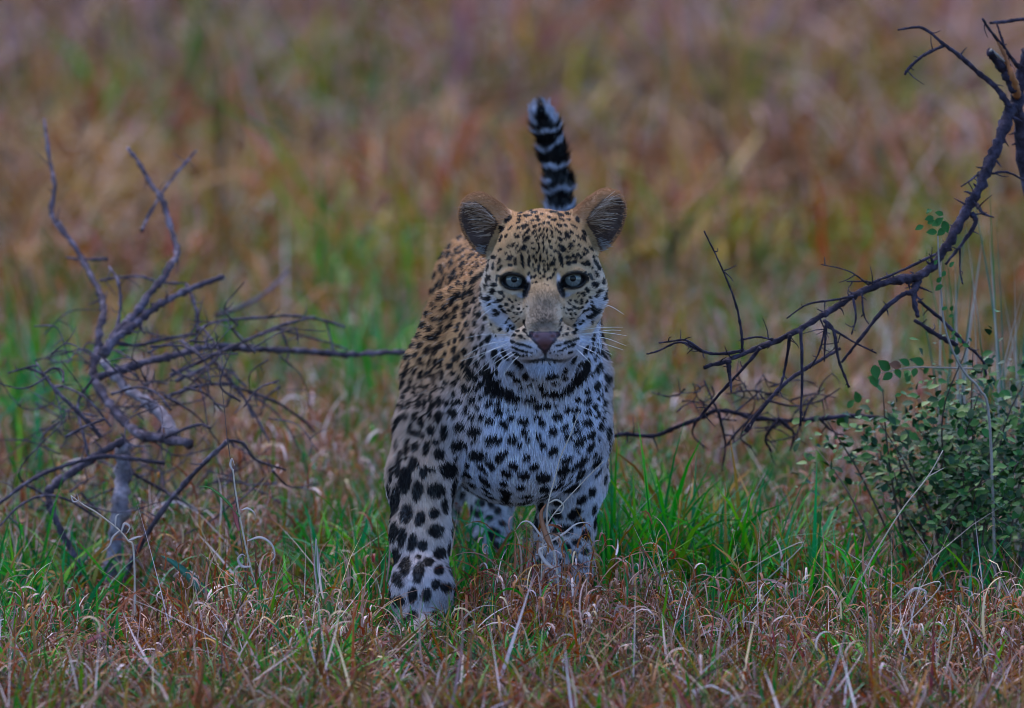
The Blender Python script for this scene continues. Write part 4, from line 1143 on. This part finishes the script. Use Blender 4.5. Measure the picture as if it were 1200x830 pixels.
# ------------------------------------------------------------------ grass
def blades(root, az, lean, curl, L, w, cb, ct, nseg=4, tw=None, pw=1.4):
    N = len(root); n = nseg
    t = np.arange(n + 1) / n
    th = lean[:, None] + curl[:, None] * t[None] ** pw
    thm = .5 * (th[:, 1:] + th[:, :-1]); ds = (L / n)[:, None]
    hor = np.concatenate([np.zeros((N, 1)), np.cumsum(np.sin(thm) * ds, 1)], 1)
    ver = np.concatenate([np.zeros((N, 1)), np.cumsum(np.cos(thm) * ds, 1)], 1)
    dx, dy = np.cos(az), np.sin(az)
    P = np.stack([root[:, 0:1] + hor * dx[:, None], root[:, 1:2] + hor * dy[:, None], root[:, 2:3] + ver], 2)
    P[:, :, 2] = np.maximum(P[:, :, 2], .004 + 0 * P[:, :, 2]) if pw else P[:, :, 2]
    if tw is None: tw = np.zeros(N)
    sv = np.stack([-dy, dx, np.zeros(N)], 1)[:, None, :]
    nv = np.stack([-np.cos(th) * dx[:, None], -np.cos(th) * dy[:, None], np.sin(th)], 2)
    twt = tw[:, None] * (.4 + .6 * t[None])
    S = sv * np.cos(twt)[:, :, None] + nv * np.sin(twt)[:, :, None]
    prof = np.minimum(1, .55 + 1.6 * t) * (1 - t ** 1.7) + .03
    hw = (w[:, None] * prof[None])[:, :, None] * .5
    V = np.stack([P - S * hw, P + S * hw], 2).reshape(-1, 3)
    C = (cb[:, None, :] * (1 - t[None, :, None]) + ct[:, None, :] * t[None, :, None])
    C = np.repeat(C, 2, axis=1).reshape(-1, 3)
    base = (np.arange(N) * 2 * (n + 1))[:, None]
    k = np.arange(n)[None] * 2
    a = (base + k).ravel()
    F = np.stack([a, a + 1, a + 3, a + 2], 1)
    return V, F, C

class Bag:
    def __init__(s): s.V, s.F, s.C, s.o = [], [], [], 0
    def add(s, V, F, C): s.V.append(V); s.F.append(F + s.o); s.C.append(C); s.o += len(V)
    def build(s, name, label, cat): 
        o = mesh_obj(name, np.vstack(s.V), np.vstack(s.F), M_grass, colors=np.vstack(s.C))
        return tag(o, label, cat, kind='stuff')

FARSTRAW = np.array([[.31,.205,.115],[.36,.245,.150],[.27,.165,.085],[.25,.135,.075],[.29,.185,.135]])
PALES = np.array([[.58,.44,.42],[.66,.55,.52],[.52,.42,.30],[.60,.50,.50]])
RUSTS = np.array([[.20,.055,.022],[.26,.085,.03],[.15,.05,.03],[.17,.045,.05]])
GREENS = np.array([[.028,.110,.014],[.048,.155,.018],[.018,.090,.030],[.085,.170,.022],[.020,.105,.050],[.022,.080,.030]])
OLIVES = np.array([[.13,.145,.022],[.18,.155,.030],[.10,.14,.025],[.24,.18,.035]])
STRAWS = np.array([[.33,.185,.090],[.38,.235,.13],[.29,.140,.065],[.26,.100,.045],[.30,.155,.10]])
PINKS = np.array([[.44,.26,.21],[.50,.34,.29],[.36,.17,.13],[.30,.12,.08],[.46,.32,.30],[.25,.085,.055]])
MAUVES = np.array([[.23,.155,.165],[.30,.205,.205],[.20,.12,.125],[.27,.175,.165]])
BROWNS = np.array([[.10,.060,.038],[.14,.078,.045],[.075,.048,.035]])
def pick(pal, n): 
    c = pal[rng.integers(0, len(pal), n)]
    c = c * rng.normal(1, .18, (n, 1)).clip(.5, 1.55)
    lum = c @ np.array([.3, .6, .1])
    return np.clip(lum[:, None] + (c - lum[:, None]) * 1.52, .004, .9)

def to_px(x, Y):
    depth = (Y - CAM_Y) * math.cos(PITCH) + CAM_Z * math.sin(PITCH)
    return 600 + x / (TH * depth) * 600

GB = [(40, .30, 100, .5, .65), (390, .9, 80, .6, .75), (820, .65, 110, .6, .80), (40, 3.0, 50, .7, .45), (440, 2.6, 40, .5, .4), (1150, .5, 80, .4, .5),
      (640, 1.4, 60, .7, .6), (520, .7, 50, .6, .7), (960, 1.0, 80, .5, .4), (740, 2.0, 40, .5, .4), (480, -.28, 60, .15, .55), (830, -.35, 50, .15, .35), (1080, -.3, 50, .15, .4), (340, -.3, 40, .15, .4)]
def greenness(x, Y):
    px = to_px(x, Y)
    g = np.full(len(x), .15) - .09 * (Y > 1.8)
    for cx, cy, sx, sy, a in GB:
        g = np.maximum(g, a * np.exp(-((px - cx) / sx) ** 2 - ((Y - cy) / sy) ** 2))
    n = .6 * vn2(x, Y, 4.3, 2.2) + .4 * vn2(x, Y, 11., 6.2)
    g = g * (.15 + 1.75 * n) + .45 * smooth01(.60, .72, vn2(x, Y, 5.2, 9.1)) * (.35 + .65 * smooth01(2.5, 1.0, Y))
    return np.clip(g * (.62 + .2 * smooth01(.0, .5, Y)), 0, 1)

def scatter(n, x0, x1, y0, y1, cl=.7, per=14, sig=.028):
    nc = int(n * cl / per) + 1
    c = np.stack([rng.uniform(x0, x1, nc), rng.uniform(y0, y1, nc)], 1)
    which = rng.integers(0, nc, int(n * cl))
    off = rng.normal(0, sig, (len(which), 2))
    A = c[which] + off
    az = np.arctan2(off[:, 1], off[:, 0]) + rng.normal(0, .7, len(which))
    tint = rng.random(nc)[which]
    m = n - len(which)
    Bp = np.stack([rng.uniform(x0, x1, m), rng.uniform(y0, y1, m)], 1)
    xy = np.vstack([A, Bp]); az = np.concatenate([az, rng.uniform(0, 2 * math.pi, m)])
    return xy, az, np.concatenate([tint, rng.random(m)])

def clear_of_paws(xy):
    k = np.ones(len(xy), bool)
    for px, Y, rx, ry in ((493, -.13, .038, .070), (661, .07, .036, .07), (513, .53, .035, .06), (574, .41, .035, .06)):
        p = G(px, Y, 0)
        k &= ((xy[:, 0] - p[0]) / rx) ** 2 + ((xy[:, 1] - p[1]) / ry) ** 2 > 1
    # thinner just in front of the near paw
    p = G(496, -.36, 0)
    d = ((xy[:, 0] - p[0]) / .055) ** 2 + ((xy[:, 1] - p[1]) / .16) ** 2
    k &= (d > 1) | (rng.random(len(xy)) < .6)
    return k

def near_field():
    green, dry = Bag(), Bag()
    for (n, x0, x1, y0, y1, hs, ns) in [(62000, -.85, .85, -1.25, 1.7, 1.0, 4), (26000, -2.6, 2.6, -2.8, 2.0, 1.1, 3), (56000, -1.25, 1.25, 1.7, 5.2, 1.15, 3), (24000, -3.4, 3.4, 2.0, 6.0, 1.3, 3)]:
        xy, az, tint = scatter(n, x0, x1, y0, y1)
        k = clear_of_paws(xy); xy, az, tint = xy[k], az[k], tint[k]
        N = len(xy); x, Y = xy.T
        g = greenness(x, Y)
        isg = rng.random(N) < np.clip(g * 1.1 + (tint - .5) * .5 * (g > .12), 0, 1)
        root = np.stack([x, Y, ground_z(x, Y) - .004], 1)
        near = smooth01(1.5, .2, Y)
        # green
        i = np.nonzero(isg)[0]; m = len(i)
        L = rng.gamma(6, .0135, m).clip(.03, .20) * hs * (1 - .35 * near[i] * (Y[i] < .1))
        L = np.where((np.abs(to_px(x[i], Y[i]) - 492) < 50) & (Y[i] < -.1) & (Y[i] > -.7), np.minimum(L, .045), L)
        L = np.where((np.abs(to_px(x[i], Y[i]) - 130) < 75) & (Y[i] < .5) & (Y[i] > -.6), np.minimum(L * .6, .05), L)
        cb = pick(GREENS, m); ct = cb * 1.12; dt = rng.random(m) < .16; ct[dt] = pick(PINKS, dt.sum()); ol = rng.random(m) < .22; cb[ol] = pick(OLIVES, ol.sum())
        V, F, C = blades(root[i], az[i], np.abs(rng.normal(.22, .22, m)), rng.normal(.9, .55, m), L, rng.uniform(.0030, .0078, m), cb, ct, ns, rng.normal(0, .9, m))
        green.add(V, F, C)
        # dry
        i = np.nonzero(~isg)[0]; m = len(i)
        L = rng.gamma(4.5, .0135, m).clip(.02, .17) * hs * (1 - .25 * (Y[i] < .2))
        lng = (rng.random(m) < .14) & (Y[i] < 1.2); L = np.where(lng, rng.uniform(.07, .17, m), L)
        kind = rng.random(m) + (tint[i] - .5) * .5
        cb = pick(STRAWS, m) * .70
        a = kind < .40; cb[a] = pick(BROWNS, a.sum()) * .75
        a = (kind > .40) & (kind < .58); cb[a] = pick(RUSTS, a.sum())
        a = kind > .92; cb[a] = pick(PINKS, a.sum())
        a = (rng.random(m) < .10); cb[a] = pick(MAUVES, a.sum()) * .8
        a = (rng.random(m) < .09); cb[a] = pick(PALES, a.sum())
        a = (rng.random(m) < .08 + .08 * (Y[i] > 1.5)); cb[a] = pick(OLIVES, a.sum())
        fa = smooth01(1.5, 3.5, Y[i])[:, None]; cb = cb * (1 + .25 * fa)
        ct = cb * rng.uniform(.85, 1.35, (m, 1))
        thin = (cb[:, 0] > .45)
        L = np.where((np.abs(to_px(x[i], Y[i]) - 492) < 55) & (Y[i] < -.1) & (Y[i] > -.75), np.minimum(L, .035), L)
        L = np.where((np.abs(to_px(x[i], Y[i]) - 130) < 75) & (Y[i] < .5) & (Y[i] > -.6), np.minimum(L * .6, .05), L)
        V, F, C = blades(root[i], az[i], np.where(lng, np.abs(rng.normal(.95, .35, m)), np.abs(rng.normal(.45, .42, m))), np.where(lng, rng.normal(.2, .4, m), rng.normal(1.1, 1.0, m)), L, rng.uniform(.0013, .0052, m), cb, ct, ns, rng.normal(0, 1.2, m))
        dry.add(V, F, C)
    # broad leaved green clumps
    bl = [(760, .32, 30, .06, 60, .20), (830, .30, 40, .06, 70, .21), (900, .28, 40, .06, 70, .19), (545, .25, 30, .08, 60, .13), (590, .22, 30, .08, 60, .12), (700, .15, 24, .06, 60, .15), (15, .0, 40, .1, 90, .10), (70, -.1, 40, .1, 60, .08), (420, .2, 40, .1, 80, .12), (440, -.05, 24, .06, 40, .09), (980, .05, 40, .1, 70, .13),
          (770, .42, 26, .05, 60, .15), (850, .22, 40, .08, 90, .13), (900, .40, 30, .08, 70, .14), (830, .60, 60, .12, 90, .14), (960, .2, 30, .08, 60, .12), (1010, .15, 24, .08, 50, .13), (735, .75, 25, .1, 50, .16), (800, .9, 60, .2, 80, .15),
          (30, .25, 50, .12, 90, .11), (90, .45, 40, .12, 80, .11), (360, .6, 60, .2, 110, .12), (430, .45, 40, .15, 90, .12), (540, .55, 40, .15, 90, .13), (600, .8, 40, .2, 90, .14), (508, -.27, 16, .035, 44, .095), (472, -.25, 14, .03, 34, .080), (530, -.22, 14, .04, 34, .10), (840, -.2, 18, .05, 24, .10),
          (720, .3, 20, .08, 60, .2), (700, .9, 30, .2, 60, .18), (50, 2.6, 40, .3, 60, .2), (10, 2.2, 30, .3, 60, .2), (435, 2.9, 14, .1, 30, .18), (385, 4.4, 10, .1, 24, .22), (1180, .1, 30, .1, 60, .14), (1130, -.25, 30, .1, 40, .1), (300, -.1, 30, .1, 36, .1)]
    for q in range(70):
        bl.append((rng.uniform(0, 1200), rng.uniform(-.7, .15), rng.uniform(8, 26), .04, int(rng.integers(10, 34)), rng.uniform(.045, .095)))
    for px, Y, sx, sy, n, ln in bl:
        if abs(px - 492) < 45 and -.6 < Y < -.15: ln = min(ln, .075)
        y = rng.normal(Y, sy, n); x = (px + rng.normal(0, sx, n) - 600) * TH / 600 * (y + 18.15)
        kk = clear_of_paws(np.stack([x, y], 1)); x, y = x[kk], y[kk]; n = len(x)
        cb = pick(GREENS, n) * 1.45; ct = cb * 1.2; q = rng.random(n) < .15; ct[q] = pick(STRAWS, q.sum())
        V, F, C = blades(np.stack([x, y, ground_z(x, y)], 1), rng.uniform(0, 6.28, n), np.abs(rng.normal(.3, .22, n)), rng.normal(.9, .5, n), ln * rng.uniform(.6, 1.25, n), rng.uniform(.005, .0095, n), cb, ct, 5, rng.normal(0, .8, n))
        green.add(V, F, C)
    # matted litter lying nearly flat
    n = 15000
    xy, az, tint = scatter(n, -1.0, 1.0, -1.3, 2.2, .4)
    root = np.stack([xy[:, 0], xy[:, 1], ground_z(xy[:, 0], xy[:, 1]) + rng.uniform(.002, .03, n)], 1)
    cb = pick(np.vstack([STRAWS, BROWNS, BROWNS, BROWNS, RUSTS]), n) * .55
    V, F, C = blades(root, az, rng.normal(1.45, .2, n), rng.normal(.1, .5, n), rng.uniform(.04, .14, n), rng.uniform(.001, .0035, n), cb, cb, 3, rng.normal(0, 1.2, n))
    dry.add(V, F, C)
    green.build('green_grass', 'short green grass growing around and behind the leopard', 'grass')
    dry.build('dry_grass', 'matted brown and straw coloured dry grass all over the ground', 'dry grass')

    # stems with curled, bleached leaves
    curls = Bag()
    cl = [(600, -.08, 60, .13, 120), (640, -.16, 60, .10, 90), (745, -.08, 60, .12, 110), (800, -.2, 60, .15, 70), (660, -.3, 90, .14, 80), (930, .05, 50, .15, 90), (900, -.3, 90, .16, 80), (1050, -.15, 60, .18, 60),
          (1150, -.25, 60, .2, 60), (280, -.15, 60, .2, 80), (150, -.3, 80, .18, 60), (400, -.35, 60, .14, 50), (60, -.45, 60, .15, 40), (330, .2, 60, .15, 40), (820, .55, 60, .15, 50), (720, 1.2, 40, .3, 60), (300, 1.0, 120, .4, 90), (1000, -.55, 160, .12, 60), (500, -.6, 200, .1, 50), (250, -.55, 160, .12, 60)]
    X, Yv, H_ = [], [], []
    for px, Y, sx, sy, n in cl:
        y = rng.normal(Y, sy * .6, n); 
        X.append((px + rng.normal(0, sx * .6, n) - 600) * .001 * (y + 18.1) / 18); Yv.append(y); 
        H_.append(rng.gamma(7, .0078 + .006 * (560 < px < 700), n).clip(.02, .17))
    for q in range(95):
        px, Y, n = rng.uniform(0, 1200), rng.uniform(-.5, 2.2), int(rng.integers(14, 46))
        y = rng.normal(Y, .05, n); X.append((px + rng.normal(0, 26, n) - 600) * .001 * (y + 18.1) / 18); Yv.append(y)
        H_.append(rng.gamma(7, rng.uniform(.006, .0135) + .004 * (Y > .3), n).clip(.02, .17))
    n2 = 700
    X.append(rng.uniform(-1.1, 1.1, n2)); Yv.append(rng.uniform(-1.1, 3.2, n2)); H_.append(rng.gamma(6, .010, n2).clip(.03, .2))
    X, Yv, H_ = map(np.concatenate, (X, Yv, H_))
    k = clear_of_paws(np.stack([X, Yv], 1)); X, Yv, H_ = X[k], Yv[k], H_[k]
    pxx = to_px(X, Yv)
    # low in front of the near paw so that it shows
    H_ = np.where((np.abs(pxx - 495) < 60) & (Yv < -.1), np.minimum(H_, .045), H_)
    H_ = np.where((np.abs(pxx - 130) < 75) & (Yv < .5) & (Yv > -.6), np.minimum(H_, .035), H_)
    N = len(X)
    root = np.stack([X, Yv, ground_z(X, Yv)], 1); az = rng.uniform(0, 2 * math.pi, N); lean = np.abs(rng.normal(.15, .18, N)); curl = rng.normal(.25, .3, N)
    cs = pick(np.vstack([STRAWS, PINKS]), N) * .75
    V, F, C = blades(root, az, lean, curl, H_, rng.uniform(.0014, .0024, N), cs, cs, 4, rng.normal(0, 1, N)); curls.add(V, F, C)
    per = 4
    idx = np.repeat(np.arange(N), per); t = rng.uniform(.25, 1.02, len(idx))
    th = lean[idx] + curl[idx] * t * .5
    hor = np.sin(th) * H_[idx] * t
    r2 = root[idx] + np.stack([hor * np.cos(az[idx]), hor * np.sin(az[idx]), np.cos(th) * H_[idx] * t], 1)
    m = len(idx)
    cb = pick(PINKS, m) * .62; a = rng.random(m) < .17; cb[a] = pick(PALES, a.sum()); a = rng.random(m) < .34; cb[a] = pick(np.vstack([STRAWS, RUSTS, BROWNS]), a.sum()) * .9; a = rng.random(m) < .07; cb[a] = pick(GREENS, a.sum())
    V, F, C = blades(r2, rng.uniform(0, 2 * math.pi, m), np.abs(rng.normal(.4, .3, m)), rng.gamma(4, 1.0, m) * np.where(rng.random(m) < .12, -.4, 1), rng.gamma(6, .0075, m).clip(.015, .09), rng.uniform(.0018, .0040, m), cb, cb * rng.uniform(.9, 1.25, (m, 1)), 7, rng.normal(0, .8, m), 1.1)
    curls.add(V, F, C)
    n = 900
    y = rng.uniform(-.9, 1.2, n); x = rng.uniform(-.72, .72, n); cb = pick(PALES, n)
    kk = ((np.abs(to_px(x, y) - 590) > 130) | (y > .3)) & ((np.abs(to_px(x, y) - 130) > 75) | (y > .5)); x, y, cb = x[kk], y[kk], cb[kk]; n = len(x)
    V, F, C = blades(np.stack([x, y, ground_z(x, y) + .004], 1), rng.uniform(0, 6.28, n), np.abs(rng.normal(.7, .4, n)), rng.normal(.2, .3, n), rng.gamma(6, .022, n).clip(.05, .26), rng.uniform(.0009, .0019, n), cb, cb, 4, rng.normal(0, 1.2, n))
    curls.add(V, F, C)
    curls.build('curled_grass', 'curled pinkish bleached grass leaves on dry stems in the foreground', 'dry grass')

def far_field():
    b = Bag()
    for nt, per, x0, x1, y0, y1, hm, sg in [(2600, 18, -1.8, 1.8, 4.6, 9.0, .115, .040), (2600, 16, -2.6, 2.6, 8.5, 18.0, .150, .060), (1500, 14, -7, 7, 4, 20, .18, .09), (900, 16, -9, 9, 18, 45, .28, .14)]:
        tx = rng.uniform(x0, x1, nt); ty = rng.uniform(y0, y1, nt)
        fam = rng.random(nt); pa = vn2(tx, ty, .9, 1.7); pb = vn2(tx, ty, 1.0, 7.7); pc = vn2(tx, ty, .7, 3.3)
        tc_ = pick(FARSTRAW, nt)
        a = fam < smooth01(.42, .68, pa) * .8; tc_[a] = pick(OLIVES, a.sum())
        a = rng.random(nt) < smooth01(.58, .78, pb) * (.55 - .4 * smooth01(7, 10, ty)); tc_[a] = pick(GREENS, a.sum()) * 1.1
        a = rng.random(nt) < (.30 + .65 * smooth01(.35, .65, pc)) * smooth01(5, 9.5, ty); tc_[a] = pick(MAUVES, a.sum())
        a = rng.random(nt) < .26; tc_[a] = pick(BROWNS, a.sum()) * .8
        a = rng.random(nt) < .10; tc_[a] = pick(PINKS, a.sum()) * 1.1
        a = rng.random(nt) < .05; tc_[a] = pick(RUSTS, a.sum()) * 1.2
        th = (.45 + 1.0 * rng.random(nt) ** 1.5) * hm * (.6 + .8 * vn2(tx, ty, .8, 4.4))
        ts = sg * rng.uniform(.5, 1.5, nt)
        idx = np.repeat(np.arange(nt), per); N = len(idx)
        off = rng.normal(0, 1, (N, 2)) * ts[idx, None]
        x = tx[idx] + off[:, 0]; Y = ty[idx] + off[:, 1]
        az = np.arctan2(off[:, 1], off[:, 0]) + rng.normal(0, .9, N)
        L = th[idx] * rng.gamma(9, 1 / 9, N) * 1.2
        L = np.where((tc_[idx][:, 0] > .40), np.minimum(L, .5 * hm), L)
        cb = tc_[idx] * rng.normal(1, .15, (N, 1)).clip(.6, 1.5)
        a = rng.random(N) < .2; cb[a] = pick(np.vstack([STRAWS, PINKS, OLIVES]), a.sum())
        root = np.stack([x, Y, ground_z(x, Y) - .01], 1)
        V, F, C = blades(root, az, np.abs(rng.normal(.5, .35, N)), rng.normal(1.3, .8, N), L, rng.uniform(.006, .014, N) * (1 + .02 * Y), cb, cb * 1.1, 3, rng.normal(0, 1, N))
        b.add(V, F, C)
    # short matted layer between the tufts
    n = 28000
    x = rng.normal(0, 2.0, n); Y = rng.uniform(4.5, 19, n)
    cb = pick(np.vstack([STRAWS, BROWNS, BROWNS, MAUVES, OLIVES]), n)
    V, F, C = blades(np.stack([x, Y, ground_z(x, Y)], 1), rng.uniform(0, 6.28, n), rng.normal(.9, .3, n), rng.normal(.5, .5, n), rng.uniform(.05, .16, n), rng.uniform(.004, .012, n), cb, cb, 2, rng.normal(0, 1, n))
    b.add(V, F, C)
    b.build('background_grass', 'blurred brown, olive and mauve savanna grass behind the leopard', 'grass')
near_field()
far_field()

# ------------------------------------------------------------------ single stalks and leaves that can be told apart
M_straw_stalk = mat_noise('pale_stalk', [(.34, .26, .20), (.55, .45, .38)], 40, .6, .3)
M_red_leaf = mat_noise('red_leaf', [(.30, .05, .05), (.45, .12, .12)], 40, .5, .3)
M_green_leaf = mat_noise('green_leaf', [(.05, .15, .03), (.10, .22, .05)], 30, .5, .35)
M_blue_leaf = mat_noise('blue_green_leaf', [(.02, .11, .07), (.035, .16, .10)], 30, .45, .4)
M_pale_leaf = mat_noise('bleached_leaf', [(.42, .30, .27), (.60, .48, .44)], 40, .5, .3)
M_rust_leaf = mat_noise('rust_leaf', [(.26, .09, .04), (.36, .15, .08)], 40, .5, .3)
M_dark_stalk = mat_noise('dark_stalk', [(.06, .045, .04), (.11, .08, .07)], 40, .6, .3)

def ribbon(name, parent, pts, Y, w, mat, n=6, face=(0, -1, .4), end=.05):
    P = [W(p[0], p[1], Y if np.isscalar(Y) else Y[i]) for i, p in enumerate(pts)]
    path = catmull(P, n); m = len(path)
    T = np.gradient(path, axis=0); T /= np.linalg.norm(T, axis=1, keepdims=True)
    S = np.cross(T, np.asarray(face, float)); S /= np.linalg.norm(S, axis=1, keepdims=True) + 1e-9
    Nn = np.cross(S, T)
    t = np.linspace(0, 1, m); hw = w * .0005 * (np.minimum(1, .45 + 2 * t) * (1 - t ** 2.2) + end)
    up = Nn * (hw * .35)[:, None]
    V = np.concatenate([path - S * hw[:, None] + up, path, path + S * hw[:, None] + up, path - up * .6])
    F = []
    for i in range(m - 1):
        F += [(i, i + 1, m + i + 1, m + i), (m + i, m + i + 1, 2 * m + i + 1, 2 * m + i), (3 * m + i, 3 * m + i + 1, i + 1, i), (2 * m + i, 2 * m + i + 1, 3 * m + i + 1, 3 * m + i)]
    return mesh_obj(name, V, F, mat, parent)

def stalk(pts, Y, R, mat, label, leaves=(), base=None, name='grass_stalk'):
    P = [W(p[0], p[1], Y) for p in pts]
    if base: P = P + [G(base, Y, 0)]
    r = empty(name, P[-1] * np.array([1, 1, 0]))
    tag(r, label, {'grass_stalk': 'grass stalk', 'withered_weed': 'weed'}.get(name, 'leaf'), 'single grass stalks' if name == 'grass_stalk' else None)
    path = catmull(P, 6)
    V, F = tube(path, np.linspace(R[0], R[1], len(path)) * .001, 6)
    mesh_obj('stem', V, F, mat, r)
    for lp, w, lm in leaves: ribbon('blade', r, lp, Y - .004, w, lm)
    return r

stalk([(679,482),(668,511),(657,535),(651,558),(643,588),(641,612),(647,640),(654,681)], -.21, (.55,1.1), M_straw_stalk, 'thin pale stalk rising across the leopard chest', base=657,
      leaves=[([(643,590),(652,586),(660,592),(657,601),(645,603)], 2.6, M_straw_stalk), ([(648,645),(640,628),(634,604),(640,590)], 7, M_rust_leaf),
              ([(652,668),(640,660),(632,645),(641,640)], 5, M_pale_leaf), ([(654,675),(668,680),(676,694),(671,706)], 4, M_pale_leaf), ([(647,640),(634,628),(622,613),(612,612),(604,622)], 2.6, M_pale_leaf)])
stalk([(708,540),(686,562),(660,590),(643,612),(636,640)], -.20, (.5,.9), M_straw_stalk, 'slender pinkish stalk leaning right over the far foreleg', base=632,
      leaves=[([(636,640),(660,626),(676,614),(694,612)], 3, M_pale_leaf)])
stalk([(273,550),(276,575),(282,610),(289,645),(293,662),(300,690),(303,708),(304,750)], -.12, (.9,1.5), M_straw_stalk, 'tall dry stalk with a red leaf tip left of the leopard', base=305,
      leaves=[([(281,606),(268,590),(255,578),(243,571),(232,570)], 3.2, M_green_leaf), ([(280,622),(276,608),(274,596),(276,590)], 5, M_red_leaf), ([(283,598),(290,596),(297,600),(300,606)], 2.6, M_pale_leaf),
              ([(290,634),(305,630),(318,638),(322,652),(316,660)], 3.2, M_pale_leaf), ([(294,664),(284,664),(279,656),(283,650),(288,652)], 3.6, M_pale_leaf), ([(273,552),(270,545),(272,538),(275,546)], 3, M_pale_leaf),
              ([(304,704),(322,700),(338,694),(346,691)], 2.4, M_straw_stalk)])
stalk([(256,428),(262,470),(266,512),(271,546)], -.10, (.35,.7), M_dark_stalk, 'hair thin dark stem above the red tipped stalk', base=300)
stalk([(1105,528),(1087,559),(1058,596),(1032,637),(1019,660),(1000,700)], -.05, (.6,1.1), M_straw_stalk, 'long straight pale stalk leaning against the green shrub', base=985,
      leaves=[([(1087,559),(1098,553),(1109,547)], 1.6, M_straw_stalk)])
stalk([(371,632),(372,660),(375,690),(380,715),(381,738)], -.25, (.5,1.2), M_straw_stalk, 'single upright green leaf blade with a bleached tip left of the near foreleg', base=383,
      leaves=[([(382,740),(384,715),(378,692),(372,668),(371,634)], 10, M_green_leaf), ([(376,694),(372,672),(371,650),(370,630)], 7.5, M_pale_leaf)], name='upright_leaf')
stalk([(83,581),(98,592),(112,600),(128,612),(140,622),(150,634),(157,650)], -.05, (.7,1.2), M_straw_stalk, 'small withered weed with curled leaves before the dead bush stem', base=159,
      leaves=[([(150,634),(160,630),(168,628)], 3, M_pale_leaf), ([(140,622),(132,630),(128,640),(118,648)], 2.6, M_pale_leaf), ([(142,624),(146,614),(152,618),(148,626)], 3.4, M_pale_leaf), ([(83,581),(86,588),(92,586),(90,578)], 2, M_pale_leaf), ([(135,618),(136,606),(140,602)], 2.6, M_pale_leaf)], name='withered_weed')
stalk([(247,703),(235,690),(224,678)], .02, (.8,1.2), M_dark_stalk, 'broad dark blue green leaf lying slanted beside the bush stem', base=256,
      leaves=[([(262,712),(247,701),(224,678),(205,661),(188,651)], 13, M_blue_leaf)], name='broad_leaf')
stalk([(100,752),(118,745),(132,738)], -.42, (.6,.9), M_dark_stalk, 'short dark red leaf at the lower left corner in the grass', base=100,
      leaves=[([(98,756),(112,748),(124,742),(133,738)], 6, M_red_leaf)], name='red_leaf')
stalk([(840,700),(890,660),(940,640)], .05, (.4,.8), M_straw_stalk, 'fine pale stalk arching over the green grass at right', base=820)
stalk([(1040,720),(1075,690),(1100,690)], -.3, (.5,.9), M_straw_stalk, 'bleached grass stalk bent to the right below the shrub', base=1010, leaves=[([(1060,700),(1072,690),(1085,694),(1080,705)], 3.5, M_pale_leaf)])
# tall tuft by the broken trunk
def tall_tuft():
    g = np.random.default_rng(8)
    r = empty('tall_grass_tuft', G(1175, .45, 0))
    tag(r, 'tall loose tuft of green and straw grass behind the broken trunk at right', 'grass tuft')
    for k in range(46):
        px = g.uniform(1105, 1235); top = g.uniform(180, 470); dx = g.normal(0, 28); Y = g.uniform(.42, .7)
        b = G(px + g.normal(0, 6), Y, 0); tip = W(px + dx, top, Y + g.normal(0, .04)); mid = b * .45 + tip * .55; mid[0] -= dx * .00035
        path = catmull([b, mid, tip], 6)
        ribbon_w = g.uniform(1.4, 4.6)
        m = len(path); t = np.linspace(0, 1, m); S = np.array([1., g.normal(0, .6), 0]); S /= np.linalg.norm(S)
        hw = ribbon_w * .0005 * (1 - t ** 2.4 + .05)
        V = np.concatenate([path - S * hw[:, None], path + np.array([0, hw.max() * .5, 0]), path + S * hw[:, None]])
        F = []
        for i in range(m - 1): F += [(i, i + 1, m + i + 1, m + i), (m + i, m + i + 1, 2 * m + i + 1, 2 * m + i)]
        mesh_obj('blade', V, F, [M_green_leaf, M_blue_leaf, M_straw_stalk, M_straw_stalk][k % 4], r)
tall_tuft()
